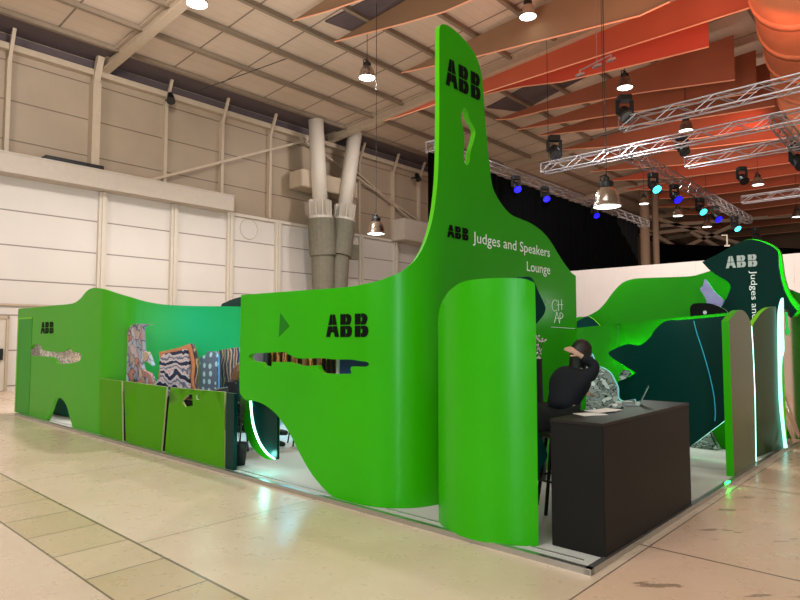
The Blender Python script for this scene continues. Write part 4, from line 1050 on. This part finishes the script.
bm = BM(); add_box(bm, H + bv * .11 - Z3 * .001, bv * .108, av * .14, Z3 * .006); lb_ = obj('laptop_base', bm, M['laptop'], Tl)
bm = BM(); add_box(bm, H + bv * .1 + Z3 * .0065, bv * .06, av * .12, Z3 * .001); obj('keyboard', bm, M['keys'], lb_)
lid = Z3 * .165 - bv * .078; ln = av.cross(lid).normalized()
if ln.dot(bv) < 0: ln = -ln
bm = BM(); add_box(bm, H + lid / 2 + Z3 * .006, lid / 2, av * .09, ln * .0025); ll_ = obj('laptop_lid', bm, M['laptop'], Tl)
bm = BM(); add_box(bm, H + lid / 2 + Z3 * .006 + ln * .0045, lid * .46, av * .085, ln * .0006); obj('laptop_display', bm, M['screen'], ll_)
bm = BM(); bmesh.ops.create_uvsphere(bm, u_segments=14, v_segments=8, radius=1); pc = FL(616, 406.5, 1.028)
for v in bm.verts: v.co = pc + U3 * v.co.x * .07 + V3 * v.co.y * .07 + Z3 * max(-.0155, v.co.z * .028)
tag(obj('printed_pouch', bm, M['print5'], smooth=True), 'small stone-print pouch lying left of the laptop', 'pouch')

# ------------------------------------------------------------------ figures
def skin_mesh(name, joints, edges, m, parent, sub=2, root=0):
    me = bpy.data.meshes.new(name); og = ORG[parent.name]
    me.from_pydata([Vector(j[:3]) - og for j in joints], edges, [])
    o = bpy.data.objects.new('tmp', me); COL.objects.link(o)
    md = o.modifiers.new('s', 'SKIN'); md.use_smooth_shade = True
    sv = me.skin_vertices[0].data
    for i, j in enumerate(joints):
        r = j[3]; sv[i].radius = (r, r) if not isinstance(r, tuple) else r; sv[i].use_root = (i == root)
    sb = o.modifiers.new('u', 'SUBSURF'); sb.levels = sub; sb.render_levels = sub
    bpy.context.view_layer.update()
    m2 = bpy.data.meshes.new_from_object(o.evaluated_get(bpy.context.evaluated_depsgraph_get()))
    bpy.data.objects.remove(o); m2.name = name; m2.materials.clear(); m2.materials.append(m)
    for p in m2.polygons: p.use_smooth = True
    x = bpy.data.objects.new(name, m2); COL.objects.link(x); x.parent = parent; ORG[x.name] = og
    return x
def head_verts(c, f, r, up, s=1):
    """a sculpted head as bmesh: ellipsoid with jaw, brow, nose, ears"""
    bm = BM(); bmesh.ops.create_uvsphere(bm, u_segments=28, v_segments=20, radius=1)
    for v in bm.verts:
        x, y, z = v.co     # y forward
        wx = .074 * (1 - .25 * max(0, -z)); wy = .094; wz = .115
        X = x * wx; Y = y * wy; Zc = z * wz
        if z < -.2 and y > 0: Y += .012 * (-z); X *= 1 - .2 * (-z - .2)
        if y > .75 and abs(x) < .28: # face line
            if -.28 < z < .1: Y += .026 * (1 - abs(x) / .28) * (1 - abs(z + .15) / .25 if abs(z + .15) < .25 else 0)
        if y > .7 and .02 < z < .25 and .15 < abs(x) < .5: Y -= .008
        if y > .75 and -.5 < z < -.38 and abs(x) < .3: Y += .006
        v.co = (X, Y, Zc)
    for sx in (-1, 1):
        b2 = BM(); bmesh.ops.create_uvsphere(b2, u_segments=10, v_segments=8, radius=1)
        for v in b2.verts: v.co = (sx * (.074 + v.co.x * .012), v.co.y * .018 - .005, v.co.z * .032 - .005)
        merge(bm, b2)
    for v in bm.verts: v.co = c + r * v.co.x * s + f * v.co.y * s + up * v.co.z * s
    return bm
def hand(joints, edges, wrist, d, n, side, curl=.5, r0=.0085):
    """append palm+five fingers to a skin skeleton: d = direction of the hand, n = back-of-hand normal"""
    w = len(joints) - 1; sdv = d.cross(n).normalized() * side
    palm = wrist + d * .05; joints.append((*palm, .026)); edges.append((w, len(joints) - 1)); pi_ = len(joints) - 1
    lens = (.066, .075, .070, .056)
    for k, ln in enumerate(lens):
        o = sdv * (.03 - .02 * k)
        kn = palm + d * .035 + o; joints.append((*kn, .011)); edges.append((pi_, len(joints) - 1))
        p = kn; dd = d.copy()
        for s_ in range(3):
            dd = (dd - n * curl * (.55 + .1 * k)).normalized(); p = p + dd * ln * (.45, .32, .23)[s_]
            joints.append((*p, r0 - .0008 * s_)); edges.append((len(joints) - 2, len(joints) - 1))
    t = wrist + d * .02 + sdv * .024; joints.append((*t, .013)); edges.append((pi_, len(joints) - 1))
    p = t
    for s_ in range(2):
        p = p + (d * .8 + sdv * .55 - n * .35).normalized() * (.034, .028)[s_]; joints.append((*p, .010 - .001 * s_)); edges.append((len(joints) - 2, len(joints) - 1))
def person(loc, f2, pose, label, mats, hairlong=True, name='person'):
    T = thing(name, loc, label, 'person')
    f = Vector((f2.x, f2.y, 0)).normalized(); r = Vector((f.y, -f.x, 0)); L0 = Vector((loc[0], loc[1], 0))
    g = lambda p: L0 + r * p[0] + f * p[1] + Z3 * p[2]
    P = {k: g(v) for k, v in pose.items()}
    def chain(keys, rad): return [(*P[k], q) for k, q in zip(keys, rad)]
    # full body
    J = []; E = []
    def add(k, rad): J.append((*P[k], rad)); idx[k] = len(J) - 1
    idx = {}
    for k, rad in (('pelvis', .13), ('waist', .115), ('chest', .13), ('neckb', .06), ('neck', .05), ('skull', .05),
                   ('hipL', .095), ('kneeL', .06), ('ankL', .04), ('toeL', .035), ('hipR', .095), ('kneeR', .06), ('ankR', .04), ('toeR', .035),
                   ('shL', .06), ('elL', .042), ('wrL', .027)): add(k, rad)
    for a, b in (('pelvis', 'waist'), ('waist', 'chest'), ('chest', 'neckb'), ('neckb', 'neck'), ('neck', 'skull'), ('pelvis', 'hipL'), ('hipL', 'kneeL'), ('kneeL', 'ankL'), ('ankL', 'toeL'),
                 ('pelvis', 'hipR'), ('hipR', 'kneeR'), ('kneeR', 'ankR'), ('ankR', 'toeR'), ('chest', 'shL'), ('shL', 'elL'), ('elL', 'wrL')): E.append((idx[a], idx[b]))
    dL = (P['wrL'] - P['elL']).normalized(); nL = (Z3 - dL * Z3.dot(dL)).normalized(); hand(J, E, P['wrL'], dL, nL, 1, .35)
    add('shR', .06); add('elR', .042); add('wrR', .027); E += [(idx['chest'], idx['shR']), (idx['shR'], idx['elR']), (idx['elR'], idx['wrR'])]
    dR = (P['handR'] - P['wrR']).normalized(); nr = P['backR'] - L0 if 0 else pose['backR']; nR = (r * nr[0] + f * nr[1] + Z3 * nr[2]); nR = (nR - dR * nR.dot(dR)).normalized()
    hand(J, E, P['wrR'], dR, nR, -1, .4)
    skin_mesh('body', J, E, M['skin'], T, 2)
    up = (P['head'] - P['neckb']).normalized(); fh = (P['look'] - P['head']); fh = (fh - up * fh.dot(up)).normalized(); rh = fh.cross(up)
    obj('head', head_verts(P['head'], fh, rh, up), M['skin'], T, smooth=True)
    # hair: shell over the skull open at the face
    bm = BM(); bmesh.ops.create_uvsphere(bm, u_segments=32, v_segments=22, radius=1)
    kill = [v for v in bm.verts if v.co.y > .45 and v.co.z < .45 or (v.co.z < -.75)]
    bmesh.ops.delete(bm, geom=kill, context='VERTS')
    for v in bm.verts:
        x, y, z = v.co; k = 1 + .03 * math.sin(x * 23 + z * 9) * math.cos(y * 17)
        drop = 0
        if z < -.1 and y < .3 and hairlong: drop = (-.1 - z) * (.3 if y < .1 else .16); x *= 1 + .2 * (z + .1)
        v.co = P['head'] + rh * x * .1 * k + fh * (y * .116 - .006) * k + up * (z * .13 - drop) * k
    bmesh.ops.solidify(bm, geom=bm.faces[:], thickness=.006)
    obj('hair', bm, mats['hair'], T, smooth=True)
    # clothes
    J = []; E = []; idx = {}
    for k, rad in (('pelvisT', (.17, .15)), ('waist', (.15, .14)), ('chest', (.17, .14)), ('neckb', .075), ('shL', .088), ('elL', .066), ('cufL', .045), ('shR', .088), ('elR', .07), ('cufR', .048)):
        if k == 'pelvisT': p = P['pelvis'] + (P['waist'] - P['pelvis']) * .15
        elif k == 'cufL': p = P['elL'] + (P['wrL'] - P['elL']) * .93
        elif k == 'cufR': p = P['elR'] + (P['wrR'] - P['elR']) * .9
        else: p = P[k]
        J.append((*p, rad)); idx[k] = len(J) - 1
    for a, b in (('pelvisT', 'waist'), ('waist', 'chest'), ('chest', 'neckb'), ('chest', 'shL'), ('shL', 'elL'), ('elL', 'cufL'), ('chest', 'shR'), ('shR', 'elR'), ('elR', 'cufR')): E.append((idx[a], idx[b]))
    skin_mesh('jacket', J, E, mats['top'], T, 2)
    J = []; E = []; idx = {}
    for k, rad in (('pelvis', .165), ('hipL', .125), ('kneeL', .082), ('ankL', .06), ('hipR', .125), ('kneeR', .082), ('ankR', .06)):
        J.append((*P[k], rad)); idx[k] = len(J) - 1
    for a, b in (('pelvis', 'hipL'), ('hipL', 'kneeL'), ('kneeL', 'ankL'), ('pelvis', 'hipR'), ('hipR', 'kneeR'), ('kneeR', 'ankR')): E.append((idx[a], idx[b]))
    skin_mesh('trousers', J, E, mats['legs'], T, 2)
    for s_ in 'LR':
        a, t = P['ank' + s_], P['toe' + s_]; d = (t - a).normalized()
        skin_mesh('shoe', [(*(a - d * .05 - Z3 * .02), .045), (*(a + d * .05 - Z3 * .01), .05), (*(t), .042), (*(t + d * .05), .03)], [(0, 1), (1, 2), (2, 3)], M['shoe'], T, 2)
    return T, P
# woman at the bar, seen from behind, right hand raised to her hair
hp = W(1.06, 1.42, 0); hip = FL(560, 500, 0); dirp = Vector((hip.x, hip.y)).normalized(); 
L_ = Vector((dirp.x * 6.0, dirp.y * 6.0, 0)); L_.z = .035
pose = dict(pelvis=(0, 0, .9), waist=(0, .1, 1.04), chest=(.01, .27, 1.2), neckb=(.02, .38, 1.33), neck=(.02, .41, 1.37), skull=(.02, .44, 1.44), head=(.02, .46, 1.5), look=(.2, 1.3, 1.35),
 hipL=(-.1, .05, .87), kneeL=(-.12, .46, .84), ankL=(-.12, .45, .42), toeL=(-.12, .56, .38), hipR=(.1, .05, .87), kneeR=(.12, .46, .84), ankR=(.12, .42, .42), toeR=(.12, .53, .38),
 shL=(-.16, .32, 1.27), elL=(-.22, .52, 1.1), wrL=(-.12, .72, 1.07), shR=(.18, .26, 1.26), elR=(.22, .36, 1.365), wrR=(.09, .26, 1.475), handR=(.0, .22, 1.54), backR=(.8, -.3, .3))
bar_person, PP = person(L_, Vector((V.x, V.y)), pose, 'seated person in dark navy jacket with dark hair, hand raised to head', dict(hair=M['hair'], top=M['navy'], legs=M['darkcl']))
bm = BM(); c_ = PP['waist'] * .35 + PP['chest'] * .65; rr = Vector((V.y, -V.x, 0)); pa = c_ - Z3 * .02 - V3 * .145 - rr * .05
add_box(bm, pa, rr * .025, Z3 * .005, V3 * .004); obj('jacket_print', bm, M['white'], [c for c in scn.objects if c.parent == bar_person and c.name.startswith('jacket')][0])
# stool
bs = Vector((L_.x, L_.y, 0)); T = thing('bar_stool', (bs.x, bs.y, .035), 'black bar stool with four legs under the person at the counter', 'stool')
bm = BM(); add_lathe(bm, bs, [(.001, .715), (.16, .715), (.18, .73), (.18, .755), (.15, .77), (.001, .77)], 24); obj('seat', bm, M['blackm'], T, smooth=True)
for a in (0, 1, 2, 3):
    t = PI / 4 + a * PI / 2; e = Vector((math.cos(t), math.sin(t), 0)); bm = BM(); add_tube(bm, [bs + e * .13 + Z3 * .72, bs + e * .25 + Z3 * .036], .017, 8); obj('leg', bm, M['blackm'], T)
bm = BM(); add_tube(bm, [bs + Vector((math.cos(t), math.sin(t), 0)) * .205 + Z3 * .33 for t in [2 * PI * k / 20 for k in range(21)]], .011, 6, False); obj('foot_ring', bm, M['blackm'], T)
# vase with blossom twigs at the tower wall
vz = AT(536.5, 400, 7.05); T = thing('twig_vase', (vz.x, vz.y, .035), 'tall dark vase with pale blossom twigs before the tower wall', 'vase')
bm = BM(); add_lathe(bm, (vz.x, vz.y, 0), [(.001, .037), (.09, .037), (.1, .1), (.075, 1.0), (.07, 1.38), (.08, 1.4), (.06, 1.4), (.06, 1.3)], 20); obj('vase_body', bm, M['blackm'], T, smooth=True)
for k in range(5):
    random.seed(k + 3); bm = BM(); p = Vector((vz.x, vz.y, 1.35)); pts = [p]
    dx = Vector((random.uniform(-.05, .11), random.uniform(-.05, .05), 0))
    for i in range(5): p = p + Z3 * .058 + dx * .28; pts.append(p)
    add_tube(bm, pts, .004, 5); tw_ = obj('twig', bm, M['leaf'], T)
    bm = BM()
    for q in pts[1:]:
        for _ in range(2):
            b2 = BM(); bmesh.ops.create_icosphere(b2, subdivisions=1, radius=.014)
            o_ = q + Vector((random.uniform(-.03, .03), random.uniform(-.03, .03), random.uniform(-.03, .03)))
            for v in b2.verts: v.co = v.co + o_
            merge(bm, b2)
    obj('blossoms', bm, M['pink'], tw_)

# seated visitor in the opening, facing right
Y2 = 9.0; h2 = AT(234, 430, Y2); L2_ = Vector((h2.x, Y2, .035))
f2 = Vector((1, -.12)).normalized()
pose2 = dict(pelvis=(0, 0, .47), waist=(0, .02, .64), chest=(0, .03, .85), neckb=(0, .06, 1.02), neck=(0, .07, 1.05), skull=(0, .08, 1.1), head=(0, .1, 1.15), look=(0, 1, 1.0),
 hipL=(-.1, .05, .45), kneeL=(-.1, .46, .48), ankL=(-.1, .6, .12), toeL=(-.1, .7, .09), hipR=(.1, .05, .45), kneeR=(.04, .48, .56), ankR=(-.0, .66, .3), toeR=(-.0, .77, .27),
 shL=(-.18, .03, .94), elL=(-.22, .16, .7), wrL=(-.1, .34, .64), shR=(.18, .03, .94), elR=(.22, .14, .7), wrR=(.1, .34, .64), handR=(.04, .43, .63), backR=(.2, 0, 1))
person(L2_, f2, pose2, 'seated person with light brown hair and black clothes in the opening beside the fence', dict(hair=M['blond'], top=M['darkcl'], legs=M['darkcl']))
T = thing('lounge_chair', L2_, 'black lounge chair under the person in the opening', 'chair')
g2 = lambda a, b, z: L2_ + Vector((f2.y, -f2.x, 0)) * a + Vector((f2.x, f2.y, 0)) * b + Z3 * (z - .035)
bm = BM(); add_box(bm, g2(0, .08, .33), Vector((f2.y, -f2.x, 0)) * .26, Vector((f2.x, f2.y, 0)) * .24, Z3 * .03); obj('seat', bm, M['blackm'], T)
bm = BM(); add_box(bm, g2(0, -.2, .6), Vector((f2.y, -f2.x, 0)) * .26, Vector((f2.x, f2.y, 0)) * .02 - Z3 * .005, Z3 * .3); obj('backrest', bm, M['blackm'], T)
for a in (-.22, .22):
    for b in (-.12, .28): bm = BM(); add_tube(bm, [g2(a, b, .31), g2(a * 1.1, b * 1.1, .037)], .014, 8); obj('leg', bm, M['blackm'], T)
# side table beyond the leaf panel
p = AT(287, 432, 9.3); T = thing('side_table', (p.x, p.y, .035), 'small dark side table partly seen beneath the front wall edge', 'table')
bm = BM(); add_lathe(bm, (p.x + .15, p.y, .0), [(.001, .48), (.22, .48), (.22, .5), (.001, .5)], 20); obj('table_top', bm, M['blackm'], T)
for a in range(3): t = a * 2.1 + .4; bm = BM(); add_tube(bm, [(p.x + .15 + .1 * math.cos(t), p.y + .1 * math.sin(t), .48), (p.x + .15 + .2 * math.cos(t), p.y + .2 * math.sin(t), .037)], .012, 6); obj('leg', bm, M['blackm'], T)
# potted plant
p = FL(239.5, 465, .035); T = thing('potted_plant', p, 'sparse dry plant in a black pot beside the dark end post', 'plant')
bm = BM(); add_lathe(bm, p, [(.001, .002), (.07, .002), (.1, .27), (.105, .28), (.09, .28), (.085, .22), (.001, .22)], 20); obj('pot', bm, M['pot'], T, smooth=True)
for k in range(7):
    random.seed(k); t = random.uniform(0, 6.28); e = Vector((math.cos(t), math.sin(t), 0)); h = random.uniform(.35, .75)
    bm = BM(); pts = [p + Z3 * .2, p + Z3 * (.2 + h * .5) + e * .03, p + Z3 * (.22 + h) + e * .08]; add_tube(bm, pts, .005, 5); tw_ = obj('stem', bm, M['leaf'], T)
    bm = BM()
    for j in range(4):
        q = pts[1] + (pts[2] - pts[1]) * j / 3; w_ = Vector((math.cos(t + j * 2), math.sin(t + j * 2), .3)) * .07; s_ = w_.cross(Z3).normalized() * .015
        bm.faces.new([bm.verts.new(x) for x in (q, q + w_ * .5 + s_, q + w_, q + w_ * .5 - s_)])
    obj('leaves', bm, M['leaf'], tw_)

# ================================================================== LIGHT
def light(kind, loc, e, color, size=.3, size_y=None, aim=None, blend=.4, spot=1.2):
    l = bpy.data.lights.new('lamp_or_fill_light', kind); l.energy = e; l.color = color
    if kind == 'AREA':
        l.size = size
        if size_y: l.shape = 'RECTANGLE'; l.size_y = size_y
    elif kind in ('POINT', 'SPOT'): l.shadow_soft_size = size
    if kind == 'SPOT': l.spot_size = spot; l.spot_blend = blend
    o = bpy.data.objects.new('lamp_or_fill_light', l); COL.objects.link(o); o.location = loc
    if aim is not None: o.rotation_euler = (Vector(aim) - Vector(loc)).to_track_quat('-Z', 'Y').to_euler()
    return o
WH = (1, .95, .88)
light('AREA', (-11, -5, 8.5), 1150, (1, .97, .92), 8, 5, aim=(-1, 6, 0))
light('AREA', (-3, 1.5, 10.6), 470, (1, .95, .92), 9, 5, aim=(-3, 1.6, 0))  # unseen overhead fill added to brighten the floor
light('SPOT', (5, 1.5, 10), 450, (1, .93, .88), 1, aim=(4, 4, 0), spot=.9)  # unseen fill spot added for the right-hand floor
light('AREA', (9, -4, 9), 60, (1, .86, .76), 7, 5, aim=(6, 8, 0))
light('AREA', (-.3, -9, 3.2), 480, (.6, 1, .93), .9, 6, aim=(0, 6, 2))  # unseen tall cool light behind the camera, added for the wall highlights
WH = (1, .96, .92)
for i, p in enumerate(lampobjs):
    if i in (2, 3): light('SPOT', p - Z3 * .15, 1500, WH, .25, aim=p - Z3 * 5, spot=2.6)
    elif i in (0, 1, 5, 6): light('SPOT', p - Z3 * .15, 200, (.95, 1, .96), .2, aim=p - Z3 * 5, spot=2.5)
light('SPOT', W(11, 2, 10.4), 1200, WH, .6, aim=W(19.6, 6, 2), spot=2.2)
light('SPOT', W(12, 14, 10.4), 1000, WH, .6, aim=W(19.6, 15, 2), spot=2.2)
light('SPOT', W(11, -8, 10.4), 1200, WH, .6, aim=W(19.6, -3, 2), spot=2.2)
light('SPOT', W(-3, 10, 6.5), 800, (1, .97, .95), .5, aim=W(-3, 16, 2.5), spot=2.0)  # this and the next: fill spots added to brighten the white partition
light('SPOT', W(5.5, 10, 6.5), 1300, (1, .97, .95), .5, aim=W(6, 16, 2.5), spot=2.0)
light('AREA', W(9, 3, 5), 380, (1, .93, .87), 5, 5, aim=W(12, 5, 11))  # unseen upward fill added to lift the ceiling
for px, e in ((560, 160), (680, 260), (780, 110)):
    a = AT(px, 40, 14.5); a.z = 8.2; light('SPOT', a, e, (1, .28, .16), .3, aim=a + Vector((.5, 3, 2.6)), spot=1.9)
a = AT(760, 240, 24); a.z = 9; light('SPOT', a, 600, (1, .2, .12), .3, aim=a + Vector((.5, 4, 2)), spot=1.7)
light('AREA', W(-5, 19, 6), 500, (1, .8, .66), 7, 7, aim=W(-6, 24, 11))  # upward fills from here added for the far roof and banners
light('AREA', W(6, 24, 5), 350, (1, .86, .74), 6, 6, aim=W(6, 28, 11))
light('AREA', W(0, 9, 4), 200, (1, .86, .76), 6, 6, aim=W(0, 12, 11))
# stand interior: unseen lights added for its glow
light('POINT', W(4.15, .2, .25), 2.5, (.3, 1, .9), .04)
light('POINT', W(4.2, .75, .9), 6, (.6, 1, .95), .1)
light('POINT', W(3.6, 2.6, 1.9), 25, (.9, 1, .92), .2)
light('AREA', W(5.4, 3.0, 1.5), 75, (.04, .62, 1), 3.5, 1.6, aim=W(8.28, 3.0, 1.5))
light('POINT', W(6.6, 2.2, 2.0), 50, (.05, .62, 1), .3)
light('POINT', W(7.2, 1.2, 1.9), 12, (.6, 1, .8), .3)
light('POINT', W(1.0, 3.9, 2.1), 5, (.8, 1, .85), .2)
light('POINT', W(.9, 5.2, .9), 14, (.8, 1, .95), .15)
w = bpy.data.worlds.new('hall_air'); scn.world = w; w.use_nodes = True
w.node_tree.nodes['Background'].inputs[0].default_value = (1, .94, .88, 1); w.node_tree.nodes['Background'].inputs[1].default_value = .26
scn.view_settings.view_transform = 'Standard'; scn.view_settings.look = 'None'; scn.view_settings.exposure = 0
